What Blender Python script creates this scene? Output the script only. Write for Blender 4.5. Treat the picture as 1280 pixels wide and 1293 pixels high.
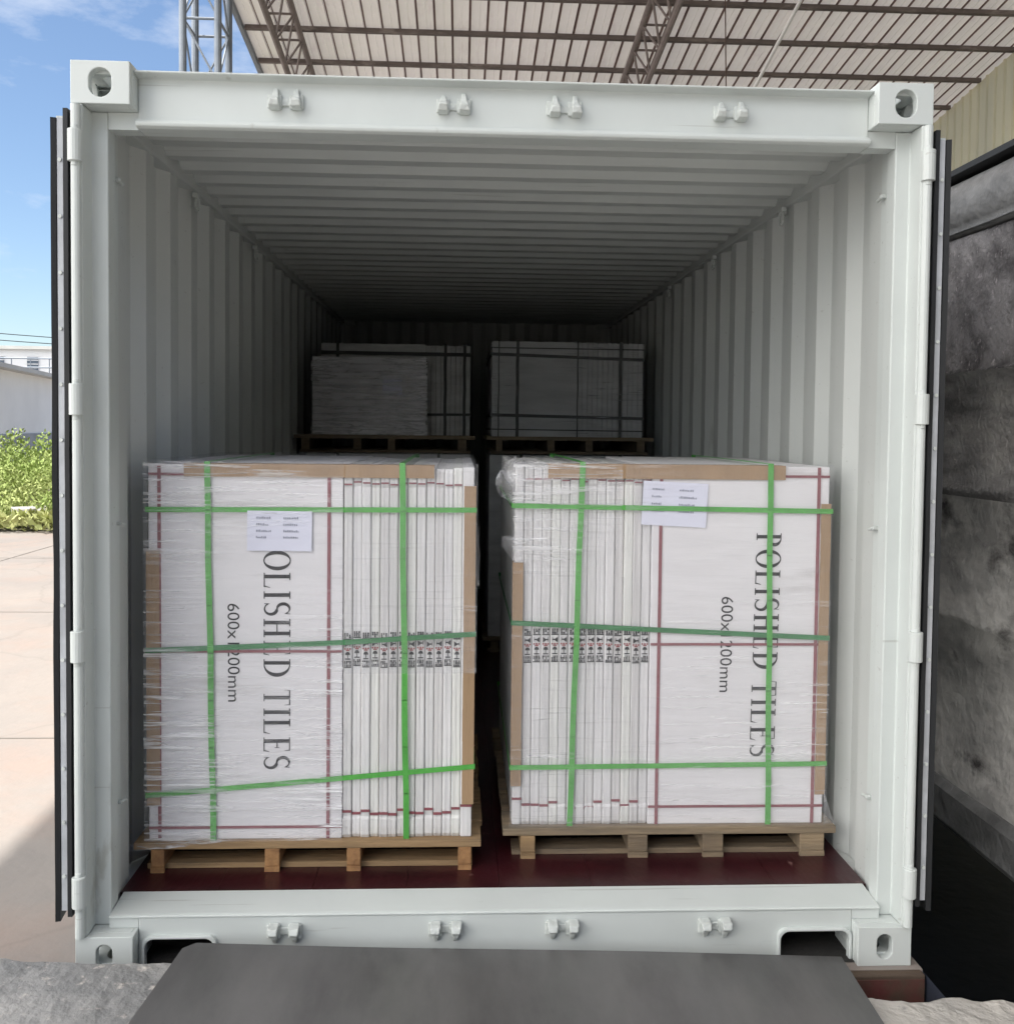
import bpy, math, random
from mathutils import Vector, Matrix, noise
random.seed(7)
S = bpy.context.scene
for o in list(bpy.data.objects): bpy.data.objects.remove(o)
COL = S.collection
rad = math.radians

# ------------------------------------------------------------------ camera
cam_d = bpy.data.cameras.new('camera'); cam = bpy.data.objects.new('camera', cam_d); COL.objects.link(cam)
yaw, pitch, roll = -0.04735, -0.03811, -0.01078
M = Matrix.Rotation(yaw, 3, 'Z') @ Matrix.Rotation(pitch, 3, 'X') @ Matrix.Rotation(roll, 3, 'Y') @ Matrix.Rotation(rad(90), 3, 'X')
cam.matrix_world = Matrix.Translation((-0.13355, -2.82652, 1.58572)) @ M.to_4x4()
cam_d.sensor_fit = 'HORIZONTAL'; cam_d.sensor_width = 36
cam_d.lens = 36 * 1250 / 1280
cam_d.shift_y = -(646.5 - 588.5) / 1280
cam_d.clip_start = 0.05; cam_d.clip_end = 2000
S.camera = cam

# ------------------------------------------------------------------ light
# the shed's edge (3.4 m to the left, 9 m up) throws its shadow line 1.75 m left of the container
SX, SY, SZ = -0.19, -0.20, 1.0           # direction towards the sun
n = math.sqrt(SX*SX+SY*SY+SZ*SZ)
elev = math.asin(SZ/n)
sun_d = bpy.data.lights.new('sun', 'SUN'); sun = bpy.data.objects.new('sun', sun_d); COL.objects.link(sun)
sun_d.energy = 2.1; sun_d.angle = rad(0.6); sun_d.color = (1.0, 0.955, 0.89)
sun.rotation_euler = Vector((SX, SY, SZ)).to_track_quat('Z', 'Y').to_euler()
W = bpy.data.worlds.new('World'); S.world = W; W.use_nodes = True
nt = W.node_tree; nt.nodes.clear()
out = nt.nodes.new('ShaderNodeOutputWorld'); bg = nt.nodes.new('ShaderNodeBackground')
sky = nt.nodes.new('ShaderNodeTexSky'); sky.sky_type = 'NISHITA'; sky.sun_disc = False
sky.sun_elevation = elev; sky.sun_rotation = math.atan2(SX, SY)
sky.air_density = 1.0; sky.dust_density = 0.6; sky.ozone_density = 3.0
tc = nt.nodes.new('ShaderNodeTexCoord'); mp = nt.nodes.new('ShaderNodeMapping'); mp.inputs['Scale'].default_value = (3.2, 3.2, 8.0)
ns = nt.nodes.new('ShaderNodeTexNoise'); ns.inputs['Scale'].default_value = 1.6; ns.inputs['Detail'].default_value = 7; ns.inputs['Roughness'].default_value = .6
cr = nt.nodes.new('ShaderNodeValToRGB'); cr.color_ramp.elements[0].position = .50; cr.color_ramp.elements[1].position = .74
cr.color_ramp.elements[0].color = (0.0, 0.0, 0.0, 1); cr.color_ramp.elements[1].color = (.85, .85, .85, 1)
mx = nt.nodes.new('ShaderNodeMixRGB'); mx.inputs[2].default_value = (5.5, 5.8, 6.4, 1)
L = nt.links.new
L(tc.outputs['Generated'], mp.inputs[0]); L(mp.outputs[0], ns.inputs[0]); L(ns.outputs[0], cr.inputs[0])
L(cr.outputs[0], mx.inputs[0]); L(sky.outputs[0], mx.inputs[1]); 
# added out-of-view cloud bank, behind left of the camera, brightens the container front
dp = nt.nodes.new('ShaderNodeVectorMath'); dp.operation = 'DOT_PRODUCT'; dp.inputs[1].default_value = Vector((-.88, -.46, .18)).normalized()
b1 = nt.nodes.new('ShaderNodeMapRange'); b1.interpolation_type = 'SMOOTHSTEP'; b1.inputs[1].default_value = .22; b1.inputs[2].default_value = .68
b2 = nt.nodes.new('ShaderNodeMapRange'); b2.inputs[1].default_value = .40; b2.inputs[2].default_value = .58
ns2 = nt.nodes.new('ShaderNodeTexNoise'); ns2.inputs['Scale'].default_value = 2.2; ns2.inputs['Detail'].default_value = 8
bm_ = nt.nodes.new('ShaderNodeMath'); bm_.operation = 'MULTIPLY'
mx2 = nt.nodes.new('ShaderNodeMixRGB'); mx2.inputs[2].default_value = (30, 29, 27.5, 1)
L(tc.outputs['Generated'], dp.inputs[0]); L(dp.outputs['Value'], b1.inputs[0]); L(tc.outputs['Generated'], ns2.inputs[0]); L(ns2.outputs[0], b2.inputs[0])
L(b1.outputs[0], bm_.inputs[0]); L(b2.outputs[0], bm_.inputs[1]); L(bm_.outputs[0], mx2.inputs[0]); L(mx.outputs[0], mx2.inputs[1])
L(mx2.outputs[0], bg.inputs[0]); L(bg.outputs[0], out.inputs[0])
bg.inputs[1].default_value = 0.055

S.view_settings.view_transform = 'Standard'; S.view_settings.look = 'None'
S.view_settings.exposure = 1.7; S.view_settings.gamma = 1.0; S.view_settings.use_curve_mapping = False
S.render.engine = 'CYCLES'
S.cycles.max_bounces = 10; S.cycles.diffuse_bounces = 6; S.cycles.transparent_max_bounces = 16
S.cycles.sample_clamp_indirect = 8

# ------------------------------------------------------------------ materials
def mat(name, col, rough=.6, metal=0.0, var=.0, vscale=3.0, vstretch=(1, 1, 1), col2=None, bump=0.0, bscale=40.0, bstretch=(1, 1, 1),
        spots=None, spec=.5, detail=6, lo=.35, hi=.68):
    """procedural material: base colour mixed with a second colour by noise, optional spots and bump"""
    m = bpy.data.materials.new(name); m.use_nodes = True; t = m.node_tree; b = t.nodes['Principled BSDF']
    b.inputs['Roughness'].default_value = rough; b.inputs['Metallic'].default_value = metal
    b.inputs['Specular IOR Level'].default_value = spec
    c = t.nodes.new('ShaderNodeTexCoord')
    if col2 is None: col2 = tuple(max(0, x*(1-var)) for x in col)
    mpn = t.nodes.new('ShaderNodeMapping'); mpn.inputs['Scale'].default_value = vstretch
    nn = t.nodes.new('ShaderNodeTexNoise'); nn.inputs['Scale'].default_value = vscale; nn.inputs['Detail'].default_value = detail
    nn.inputs['Roughness'].default_value = .62
    r = t.nodes.new('ShaderNodeValToRGB'); r.color_ramp.elements[0].position = lo; r.color_ramp.elements[1].position = hi
    r.color_ramp.elements[0].color = (*col, 1); r.color_ramp.elements[1].color = (*col2, 1)
    t.links.new(c.outputs['Object'], mpn.inputs[0]); t.links.new(mpn.outputs[0], nn.inputs[0]); t.links.new(nn.outputs[0], r.inputs[0])
    cur = r.outputs[0]
    if spots:
        sc, scale, lo, hi, st = spots
        mp2 = t.nodes.new('ShaderNodeMapping'); mp2.inputs['Scale'].default_value = st; mp2.inputs['Location'].default_value = (3.1, 7.7, 1.3)
        n2 = t.nodes.new('ShaderNodeTexNoise'); n2.inputs['Scale'].default_value = scale; n2.inputs['Detail'].default_value = 8; n2.inputs['Roughness'].default_value = .65
        r2 = t.nodes.new('ShaderNodeValToRGB'); r2.color_ramp.elements[0].position = lo; r2.color_ramp.elements[1].position = hi
        mm = t.nodes.new('ShaderNodeMixRGB'); mm.inputs[2].default_value = (*sc, 1)
        t.links.new(c.outputs['Object'], mp2.inputs[0]); t.links.new(mp2.outputs[0], n2.inputs[0]); t.links.new(n2.outputs[0], r2.inputs[0])
        t.links.new(r2.outputs[0], mm.inputs[0]); t.links.new(cur, mm.inputs[1]); cur = mm.outputs[0]
    t.links.new(cur, b.inputs['Base Color'])
    if bump:
        mp3 = t.nodes.new('ShaderNodeMapping'); mp3.inputs['Scale'].default_value = bstretch
        n3 = t.nodes.new('ShaderNodeTexNoise'); n3.inputs['Scale'].default_value = bscale; n3.inputs['Detail'].default_value = 6
        bp = t.nodes.new('ShaderNodeBump'); bp.inputs['Strength'].default_value = bump; bp.inputs['Distance'].default_value = .01
        t.links.new(c.outputs['Object'], mp3.inputs[0]); t.links.new(mp3.outputs[0], n3.inputs[0]); t.links.new(n3.outputs[0], bp.inputs['Height'])
        t.links.new(bp.outputs[0], b.inputs['Normal'])
    return m

PAINT = mat('container_paint', (.60, .635, .62), .42, var=.07, vscale=2.2, bump=.12, bscale=9, spots=((.42, .43, .40), 7, .66, .74, (1, 1, .35)))
def weather(m, rust=(.20, .10, .055), sc=34, lo=.735, hi=.76, wav=.35):
    t = m.node_tree; b = t.nodes['Principled BSDF']; src = b.inputs['Base Color'].links[0].from_socket
    c = t.nodes.new('ShaderNodeTexCoord'); n_ = t.nodes.new('ShaderNodeTexNoise'); n_.inputs['Scale'].default_value = sc; n_.inputs['Detail'].default_value = 9; n_.inputs['Roughness'].default_value = .7
    r = t.nodes.new('ShaderNodeValToRGB'); r.color_ramp.elements[0].position = lo; r.color_ramp.elements[1].position = hi
    mi = t.nodes.new('ShaderNodeMixRGB'); mi.inputs[2].default_value = (*rust, 1)
    k = t.links.new; k(c.outputs['Object'], n_.inputs[0]); k(n_.outputs[0], r.inputs[0]); k(r.outputs[0], mi.inputs[0]); k(src, mi.inputs[1])
    # scraped streaks
    mp_ = t.nodes.new('ShaderNodeMapping'); mp_.inputs['Scale'].default_value = (1.2, 30, 40); mp_.inputs['Rotation'].default_value = (0, rad(2), 0)
    n3 = t.nodes.new('ShaderNodeTexNoise'); n3.inputs['Scale'].default_value = 1.6; n3.inputs['Detail'].default_value = 4
    r3 = t.nodes.new('ShaderNodeValToRGB'); r3.color_ramp.elements[0].position = .68; r3.color_ramp.elements[1].position = .72; r3.color_ramp.elements[1].color = (.6, .6, .6, 1)
    m3 = t.nodes.new('ShaderNodeMixRGB'); m3.inputs[2].default_value = (.40, .41, .39, 1)
    k(c.outputs['Object'], mp_.inputs[0]); k(mp_.outputs[0], n3.inputs[0]); k(n3.outputs[0], r3.inputs[0]); k(r3.outputs[0], m3.inputs[0]); k(mi.outputs[0], m3.inputs[1])
    k(m3.outputs[0], b.inputs['Base Color'])
    n2 = t.nodes.new('ShaderNodeTexNoise'); n2.inputs['Scale'].default_value = 3.5; n2.inputs['Detail'].default_value = 1
    bp = t.nodes.new('ShaderNodeBump'); bp.inputs['Strength'].default_value = wav; bp.inputs['Distance'].default_value = .02
    k(c.outputs['Object'], n2.inputs[0]); k(n2.outputs[0], bp.inputs['Height'])
    if b.inputs['Normal'].links: k(b.inputs['Normal'].links[0].from_socket, bp.inputs['Normal'])
    k(bp.outputs[0], b.inputs['Normal'])
weather(PAINT)
PAINTIN = mat('container_inner_paint', (.56, .58, .565), .5, var=.08, vscale=2.0, vstretch=(1, 1, .4), bump=.08, bscale=6, spots=((.34, .35, .33), 5, .66, .8, (1, 1, .3)))
weather(PAINTIN, lo=.75, hi=.78)
KEEP = mat('keeper_paint', (.58, .61, .59), .5, var=.1, vscale=30, bump=.5, bscale=60)
PLY = mat('plywood_floor', (.045, .007, .010), .34, col2=(.026, .005, .008), vscale=3, vstretch=(1, 3, 1), bump=.2, bscale=50, bstretch=(1, .3, 1),
          spots=((.17, .09, .085), 14, .66, .72, (1, .6, 1)))
RUBBER = mat('black_rubber', (.010, .011, .013), .62, var=.3, vscale=8)
STEELSTRIP = mat('gasket_strip', (.50, .52, .55), .4, .0, var=.25, vscale=9)
CARD = mat('white_carton', (.76, .745, .755), .55, var=.06, vscale=3, vstretch=(1, 1, 5), bump=.18, bscale=5, bstretch=(.8, .8, 7), spots=((.56, .54, .54), 2.2, .6, .72, (.6, 1, 5)))
EDGES = [mat('carton_edge_%d' % i, c, .6, var=.10, vscale=6, vstretch=(3, 1, .5), bump=.5, bscale=14, bstretch=(6, 1, .25))
         for i, c in enumerate([(.70, .69, .685), (.74, .73, .73), (.66, .645, .64), (.75, .75, .72)])]
BROWN = mat('brown_board', (.37, .245, .14), .75, var=.18, vscale=5, vstretch=(2, 2, .6), bump=.25, bscale=60, bstretch=(1, 1, .2))
WOODS = [mat('pallet_wood_%d' % i, (.74*c[0], .67*c[1], .58*c[2]), .8, col2=tuple(.6*v for v in c2), vscale=9, vstretch=s, bump=.5, bscale=30, bstretch=s, spots=((.16, .09, .05), 5, .64, .72, s))
         for i, (c, c2, s) in enumerate([((.50, .36, .21), (.36, .24, .13), (.25, 3, 3)), ((.40, .33, .24), (.27, .22, .16), (.25, 3, 3)),
                                         ((.55, .33, .16), (.36, .18, .08), (2, .4, 2)), ((.33, .27, .20), (.22, .17, .12), (.3, 3, 3))])]
GREEN2 = mat('dark_green_strap', (.045, .22, .075), .4, var=.25, vscale=12, bump=.3, bscale=180)
GREEN = mat('green_strap', (.10, .42, .075), .38, var=.22, vscale=12, vstretch=(1, 1, 1), bump=.3, bscale=180)
RED = mat('red_band', (.27, .085, .10), .6, var=.2, vscale=10)
INK = mat('printing_ink', (.010, .009, .012), .6, var=.2, vscale=30)
REDINK = mat('red_printing_ink', (.30, .05, .05), .6, var=.2, vscale=30)
GREYINK = mat('small_print_ink', (.28, .30, .38), .7, var=.2, vscale=50)
PAPER = mat('paper_sheet', (.72, .73, .84), .7, var=.03, vscale=8, bump=.1, bscale=12)
DARKSTRAP = mat('dark_strap', (.012, .014, .012), .5, var=.2, vscale=8)
DUSTY = mat('dusty_carton', (.66, .66, .65), .7, var=.25, vscale=4, vstretch=(1, 1, 4), bump=.3, bscale=10, bstretch=(1, 1, 5))
PLATE = mat('ramp_plate_steel', (.130, .128, .127), .36, .25, col2=(.082, .080, .080), vscale=3.2, vstretch=(1.8, .45, 1), bump=.25, bscale=3, bstretch=(1, 1, 1), detail=12, spots=((.165, .16, .157), 2.2, .45, .75, (1.4, .5, 1)))
SLAB = mat('rough_concrete', (.36, .35, .335), .9, col2=(.19, .19, .188), vscale=2.2, bump=1.0, bscale=34, detail=14, lo=.42, hi=.60, spots=((.50, .46, .42), 22, .58, .70, (1, 1, 1)))
YARD = mat('yard_concrete', (.27, .238, .213), .9, col2=(.22, .20, .185), vscale=.9, bump=.5, bscale=14, detail=10, spots=((.27, .215, .185), 1.6, .46, .72, (1, 1, 1)))
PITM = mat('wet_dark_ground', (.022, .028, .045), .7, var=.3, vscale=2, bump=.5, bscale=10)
ROOFM = mat('roof_sheet', (.76, .735, .70), .6, col2=(.62, .62, .53), vscale=.5, vstretch=(1, .6, 1), bump=.2, bscale=3, bstretch=(12, .4, 1), spots=((.52, .44, .42), 1.6, .56, .8, (2.5, .5, 1)))
PURL = mat('purlin_steel', (.16, .13, .12), .7, var=.4, vscale=4, vstretch=(.4, 1, 1), spots=((.30, .26, .24), 4, .55, .7, (.4, 1, 1)))
CLAD = mat('wall_cladding', (.60, .56, .40), .6, col2=(.48, .46, .36), vscale=.8, vstretch=(1, 2, .5), bump=.2, bscale=5)
RUSTY = mat('rusty_steel', (.10, .062, .05), .8, var=.4, vscale=3, bump=.4, bscale=20)
PIPE = mat('column_steel', (.22, .25, .29), .5, .3, var=.2, vscale=4)
TRUSSM = mat('truss_steel', (.24, .20, .19), .6, .1, var=.3, vscale=4)
WHITEP = mat('white_pipe', (.70, .69, .68), .5, var=.08, vscale=4)
GRIME = mat('grimy_steel', (.13, .125, .125), .65, .0, col2=(.42, .41, .40), vscale=5, vstretch=(1, .5, 1.8), detail=15, bump=1.0, bscale=40, lo=.42, hi=.70,
            spots=((.42, .40, .38), 2.6, .50, .70, (1, .55, 1.5)))
GRIME2 = mat('weathered_rail', (.27, .27, .27), .6, .0, col2=(.10, .10, .10), vscale=5, vstretch=(1, .6, 1), detail=12, bump=.9, bscale=24, spots=((.22, .10, .07), 5, .66, .74, (1, 1, 1)))
BWALL = mat('plaster_wall', (.84, .85, .83), .9, var=.12, vscale=.4, bump=.1, bscale=4)
BBASE = mat('plinth_wall', (.36, .38, .40), .9, var=.3, vscale=.8, bump=.2, bscale=4)
BWHITE = mat('white_wall', (.80, .80, .80), .9, var=.1, vscale=.5)
BROOF = mat('building_roof', (.55, .55, .52), .8, var=.2, vscale=.7)
BWIN = mat('window_glass', (.10, .13, .17), .2, var=.2, vscale=2)
LEAF = mat('leaf', (.24, .34, .075), .7, col2=(.42, .45, .18), vscale=1.4)
LEAF2 = mat('grass_blade', (.28, .36, .10), .7, col2=(.46, .46, .20), vscale=1.1)
STONE = mat('rubble_stone', (.45, .43, .40), .9, var=.3, vscale=3, bump=.5, bscale=20)
SOIL = mat('soil', (.16, .15, .09), .95, var=.3, vscale=2)

def translucent(m, f, col):
    t = m.node_tree; b = t.nodes['Principled BSDF']; o = t.nodes['Material Output']
    tr = t.nodes.new('ShaderNodeBsdfTranslucent'); tr.inputs[0].default_value = (*col, 1); mi = t.nodes.new('ShaderNodeMixShader'); mi.inputs[0].default_value = f
    t.links.new(b.outputs[0], mi.inputs[1]); t.links.new(tr.outputs[0], mi.inputs[2]); t.links.new(mi.outputs[0], o.inputs[0])
translucent(ROOFM, .095, (.80, .74, .73)); translucent(CLAD, .22, (.85, .80, .55))

def film_material(name, lo, hi, fmax, seed, stretch=(1.1, 1.1, 24), streak=.95):
    """thin clear stretch film: mostly see-through, glossy wrinkles running sideways, highlight streaks and haze mixed in as white"""
    m = bpy.data.materials.new(name); m.use_nodes = True; t = m.node_tree; t.nodes.clear()
    o = t.nodes.new('ShaderNodeOutputMaterial'); mixn = t.nodes.new('ShaderNodeMixShader'); tr = t.nodes.new('ShaderNodeBsdfTransparent')
    tr.inputs[0].default_value = (.97, .97, .98, 1)
    pr = t.nodes.new('ShaderNodeBsdfPrincipled'); pr.inputs['Base Color'].default_value = (.93, .93, .95, 1); pr.inputs['Roughness'].default_value = .14
    c = t.nodes.new('ShaderNodeTexCoord'); mpn = t.nodes.new('ShaderNodeMapping'); mpn.inputs['Scale'].default_value = stretch
    mpn.inputs['Location'].default_value = (seed, seed*2, seed*3); mpn.inputs['Rotation'].default_value = (0, rad(2.5), 0)
    n1 = t.nodes.new('ShaderNodeTexNoise'); n1.inputs['Scale'].default_value = 3.2; n1.inputs['Detail'].default_value = 7; n1.inputs['Roughness'].default_value = .6; n1.inputs['Distortion'].default_value = .6
    r = t.nodes.new('ShaderNodeValToRGB'); r.color_ramp.elements[0].position = lo; r.color_ramp.elements[1].position = hi
    r.color_ramp.elements[0].color = (.03, .03, .03, 1); r.color_ramp.elements[1].color = (fmax, fmax, fmax, 1)
    n2 = t.nodes.new('ShaderNodeTexNoise'); n2.inputs['Scale'].default_value = 1.5; n2.inputs['Detail'].default_value = 2
    r2 = t.nodes.new('ShaderNodeValToRGB'); r2.color_ramp.elements[0].position = .38; r2.color_ramp.elements[1].position = .6
    ml = t.nodes.new('ShaderNodeMath'); ml.operation = 'MULTIPLY'; ad = t.nodes.new('ShaderNodeMath'); ad.operation = 'ADD'; ad.inputs[1].default_value = .075  # constant term paints an even haze sheen over the film
    bp = t.nodes.new('ShaderNodeBump'); bp.inputs['Strength'].default_value = .9; bp.inputs['Distance'].default_value = .01
    k = t.links.new
    k(c.outputs['Object'], mpn.inputs[0]); k(mpn.outputs[0], n1.inputs[0]); k(n1.outputs[0], r.inputs[0]); k(c.outputs['Object'], n2.inputs[0]); k(n2.outputs[0], r2.inputs[0])
    k(r.outputs[0], ml.inputs[0]); k(r2.outputs[0], ml.inputs[1]); k(ml.outputs[0], ad.inputs[0]); k(n1.outputs[0], bp.inputs['Height']); k(bp.outputs[0], pr.inputs['Normal'])
    mps = t.nodes.new('ShaderNodeMapping'); mps.inputs['Scale'].default_value = (2.6, 2.6, 62); mps.inputs['Rotation'].default_value = (0, rad(-3.5), 0); mps.inputs['Location'].default_value = (seed*3, 1, seed)
    n4 = t.nodes.new('ShaderNodeTexNoise'); n4.inputs['Scale'].default_value = 1.5; n4.inputs['Detail'].default_value = 3; n4.inputs['Distortion'].default_value = .35
    r4 = t.nodes.new('ShaderNodeValToRGB'); r4.color_ramp.elements[0].position = .64; r4.color_ramp.elements[1].position = .69
    r4.color_ramp.elements[1].color = (streak, streak, streak, 1)  # thin highlights painted into the film as white bands
    m4 = t.nodes.new('ShaderNodeMath'); m4.operation = 'MULTIPLY'; mxx = t.nodes.new('ShaderNodeMath'); mxx.operation = 'MAXIMUM'
    k(c.outputs['Object'], mps.inputs[0]); k(mps.outputs[0], n4.inputs[0]); k(n4.outputs[0], r4.inputs[0]); k(r4.outputs[0], m4.inputs[0]); k(r2.outputs[0], m4.inputs[1])
    k(m4.outputs[0], mxx.inputs[0]); k(ad.outputs[0], mxx.inputs[1]); k(mxx.outputs[0], mixn.inputs[0]); k(tr.outputs[0], mixn.inputs[1]); k(pr.outputs[0], mixn.inputs[2]); k(mixn.outputs[0], o.inputs[0])
    return m
FILM_A = film_material('stretch_film_heavy', .50, .64, .74, 1.0)
FILM_B = film_material('stretch_film_light', .56, .72, .40, 5.0, streak=.35)
FILM_C = film_material('stretch_film_crumpled', .30, .62, .42, 9.0, (5, 5, 5))
FILM_D = film_material('stretch_film_dense', .42, .60, .95, 3.0, (1.5, 1.5, 14))

# ------------------------------------------------------------------ mesh helpers
ORG = {}
class MB:
    def __init__(s): s.v = []; s.f = []
    def add(s, vs, fs):
        b = len(s.v); s.v += [tuple(x) for x in vs]; s.f += [tuple(i+b for i in f) for f in fs]; return s
    def box(s, x0, x1, y0, y1, z0, z1, m=None):
        vs = [(x, y, z) for z in (z0, z1) for y in (y0, y1) for x in (x0, x1)]
        if m: vs = [m(Vector(v)) for v in vs]
        return s.add(vs, [(0, 2, 3, 1), (4, 5, 7, 6), (0, 1, 5, 4), (2, 6, 7, 3), (0, 4, 6, 2), (1, 3, 7, 5)])
    def quad(s, a, b, c, d): return s.add([a, b, c, d], [(0, 1, 2, 3)])
    def prism(s, poly, axis, a, b):
        """polygon (2D, the two other axes in xyz order) extruded along axis from a to b"""
        def P(p, t):
            q = list(p); q.insert(axis, t); return q
        n = len(poly); vs = [P(p, a) for p in poly]+[P(p, b) for p in poly]
        fs = [tuple(range(n))[::-1], tuple(range(n, 2*n))]+[(i, (i+1) % n, n+(i+1) % n, n+i) for i in range(n)]
        return s.add(vs, fs)
    def tube(s, a, b, r, seg=10, r2=None):
        a = Vector(a); b = Vector(b); d = (b-a).normalized(); u = d.orthogonal().normalized(); w = d.cross(u); r2 = r if r2 is None else r2
        vs = []
        for p, rr in ((a, r), (b, r2)):
            for k in range(seg):
                t = 2*math.pi*k/seg; vs.append(p+u*math.cos(t)*rr+w*math.sin(t)*rr)
        fs = [(i, (i+1) % seg, seg+(i+1) % seg, seg+i) for i in range(seg)]+[tuple(range(seg))[::-1], tuple(range(seg, 2*seg))]
        return s.add(vs, fs)
    def build(s, name, m, parent=None, org=(0, 0, 0), bevel=0, smooth=False):
        if parent is not None: org = ORG[parent.name]
        me = bpy.data.meshes.new(name)
        me.from_pydata([(x-org[0], y-org[1], z-org[2]) for x, y, z in s.v], [], s.f); me.update()
        import bmesh
        bm = bmesh.new(); bm.from_mesh(me); bmesh.ops.recalc_face_normals(bm, faces=bm.faces); bm.to_mesh(me); bm.free()
        if smooth:
            for p in me.polygons: p.use_smooth = True
        for x in (m if isinstance(m, (list, tuple)) else [m]): me.materials.append(x)
        o = bpy.data.objects.new(name, me); COL.objects.link(o); ORG[o.name] = org
        if parent is not None: o.parent = parent
        else: o.location = org
        if bevel:
            b = o.modifiers.new('bevel', 'BEVEL'); b.width = bevel; b.segments = 2; b.limit_method = 'ANGLE'; b.angle_limit = rad(40)
        return o
def thing(name, loc, label, cat, group=None):
    o = bpy.data.objects.new(name, None); COL.objects.link(o); o.location = loc; o.empty_display_size = .2; ORG[o.name] = tuple(loc)
    return tag(o, label, cat, group)
def tag(o, label=None, cat=None, group=None, kind=None):
    if label: o['label'] = label
    if cat: o['category'] = cat
    if group: o['group'] = group
    if kind: o['kind'] = kind
    return o
def nz(x, y=0., z=0.): return noise.noise(Vector((x, y, z)))

# ------------------------------------------------------------------ setting: ground
def slab_z(x): return .0635-.0353*max(-1.6, min(1.6, x))
g = MB()
XS = [-300, -60, -20, -8, -3, 1.245]
YS = [-60, -8, -.02, 3, 8, 20, 60, 400]
for i in range(len(XS)-1):
    for j in range(len(YS)-1):
        zz = -.13 if YS[j] < -.02 else 0
        g.quad((XS[i], YS[j], zz), (XS[i+1], YS[j], zz), (XS[i+1], YS[j+1], zz), (XS[i], YS[j+1], zz))
        if YS[j] == -.02: g.quad((XS[i], YS[j], -.13), (XS[i+1], YS[j], -.13), (XS[i+1], YS[j], 0), (XS[i], YS[j], 0))
g.quad((1.245, 30, 0), (300, 30, 0), (300, 400, 0), (1.245, 400, 0))
g.quad((1.245, -60, -.13), (300, -60, -.13), (300, -.25, -.13), (1.245, -.25, -.13))
tag(g.build('ground', YARD), kind='structure', label='pale yard concrete beside the container, sunlit further left')
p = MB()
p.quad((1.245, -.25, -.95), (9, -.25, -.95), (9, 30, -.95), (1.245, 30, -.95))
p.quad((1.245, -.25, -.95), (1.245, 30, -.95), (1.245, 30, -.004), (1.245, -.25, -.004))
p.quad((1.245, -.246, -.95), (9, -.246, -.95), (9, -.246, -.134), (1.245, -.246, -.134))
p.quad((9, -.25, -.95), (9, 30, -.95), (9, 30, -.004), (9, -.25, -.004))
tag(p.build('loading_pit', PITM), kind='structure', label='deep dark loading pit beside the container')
cm = YARD.node_tree; b_ = cm.nodes['Principled BSDF']; src = b_.inputs['Base Color'].links[0].from_socket
vo = cm.nodes.new('ShaderNodeTexVoronoi'); vo.feature = 'DISTANCE_TO_EDGE'; vo.inputs['Scale'].default_value = .42
tcx = cm.nodes.new('ShaderNodeTexCoord'); nn_ = cm.nodes.new('ShaderNodeTexNoise'); nn_.inputs['Scale'].default_value = 1.6; nn_.inputs['Detail'].default_value = 8
ad_ = cm.nodes.new('ShaderNodeMixRGB'); ad_.blend_type = 'ADD'; ad_.inputs[0].default_value = .45
rr = cm.nodes.new('ShaderNodeValToRGB'); rr.color_ramp.elements[0].position = .002; rr.color_ramp.elements[1].position = .009
rr.color_ramp.elements[0].color = (.14, .14, .14, 1); rr.color_ramp.elements[1].color = (0, 0, 0, 1)
mi_ = cm.nodes.new('ShaderNodeMixRGB'); mi_.inputs[2].default_value = (.09, .08, .07, 1); k_ = cm.links.new
k_(tcx.outputs['Object'], nn_.inputs[0]); k_(tcx.outputs['Object'], ad_.inputs[1]); k_(nn_.outputs['Color'], ad_.inputs[2]); k_(ad_.outputs[0], vo.inputs[0]); k_(vo.outputs['Distance'], rr.inputs[0])
k_(rr.outputs[0], mi_.inputs[0]); k_(src, mi_.inputs[1]); k_(mi_.outputs[0], b_.inputs['Base Color'])
m = MB(); m.quad((-1.13, .02, .0035), (1.2, .02, .0035), (1.2, 6.0, .0035), (-1.13, 6.0, .0035))  # near-black sheet stands in for shade seen through the sill notches
tag(m.build('shade_sheet_under_container', mat('painted_shade', (.030, .028, .026), .9, var=.4, vscale=5, bump=.5)), kind='structure', label='dark sheet painted in for the shade under the container')
m = MB()
for y in (2.2, 5.6, 9.0): m.box(-30, -1.9, y, y+.014, .0005, .004)
for x in (-5.4, -9.2): m.box(x, x+.014, .3, 12, .0005, .0045)
tag(m.build('ground_joint', mat('joint_tar', (.215, .195, .175), .9), bevel=0), kind='structure', label='dark joints between the yard slabs')
# foreground slab with a broken edge
s = MB(); NX = 520; xs = [-7+14*i/NX for i in range(NX+1)]
def edge_y(x):
    t = max(0, min(1, (x+1.5)/3)); y = -.075-.055*t
    y += .022*nz(x*2.3, 1.7)+.014*nz(x*9, 4.1)+.006*nz(x*31, 2)
    if x > .8: y -= .035*min(1, (x-.8)/.2)
    if x > 1.0: y += .035*nz(x*5.5, 8.8)+.012*nz(x*40, 3)
    return y
rows = [0, .008, .02, .04, .07, .11, .16, .22, .30, .42, .6, .9, 1.4, 2.2, 3.5, 6, 12]
for j, d in enumerate(rows):
    for x in xs:
        z = slab_z(x)+.006*nz(x*6, d*6)+.0035*nz(x*25, d*25, 3)+.0015*nz(x*70, d*70, 5)
        if x > .8: z -= .022*min(1, (x-.8)/.25)*(1 if d < .2 else max(0, 1-(d-.2)/.3)); z += .010*abs(nz(x*12, d*16, 8))
        if j == 0: z -= .016+.012*abs(nz(x*14, 0, 2))
        elif j == 1: z -= .005+.006*abs(nz(x*18, 2, 2))
        s.v.append((x, edge_y(x)-d+(.004*nz(x*50, d*9) if j < 4 else 0), z))
w = NX+1
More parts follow.
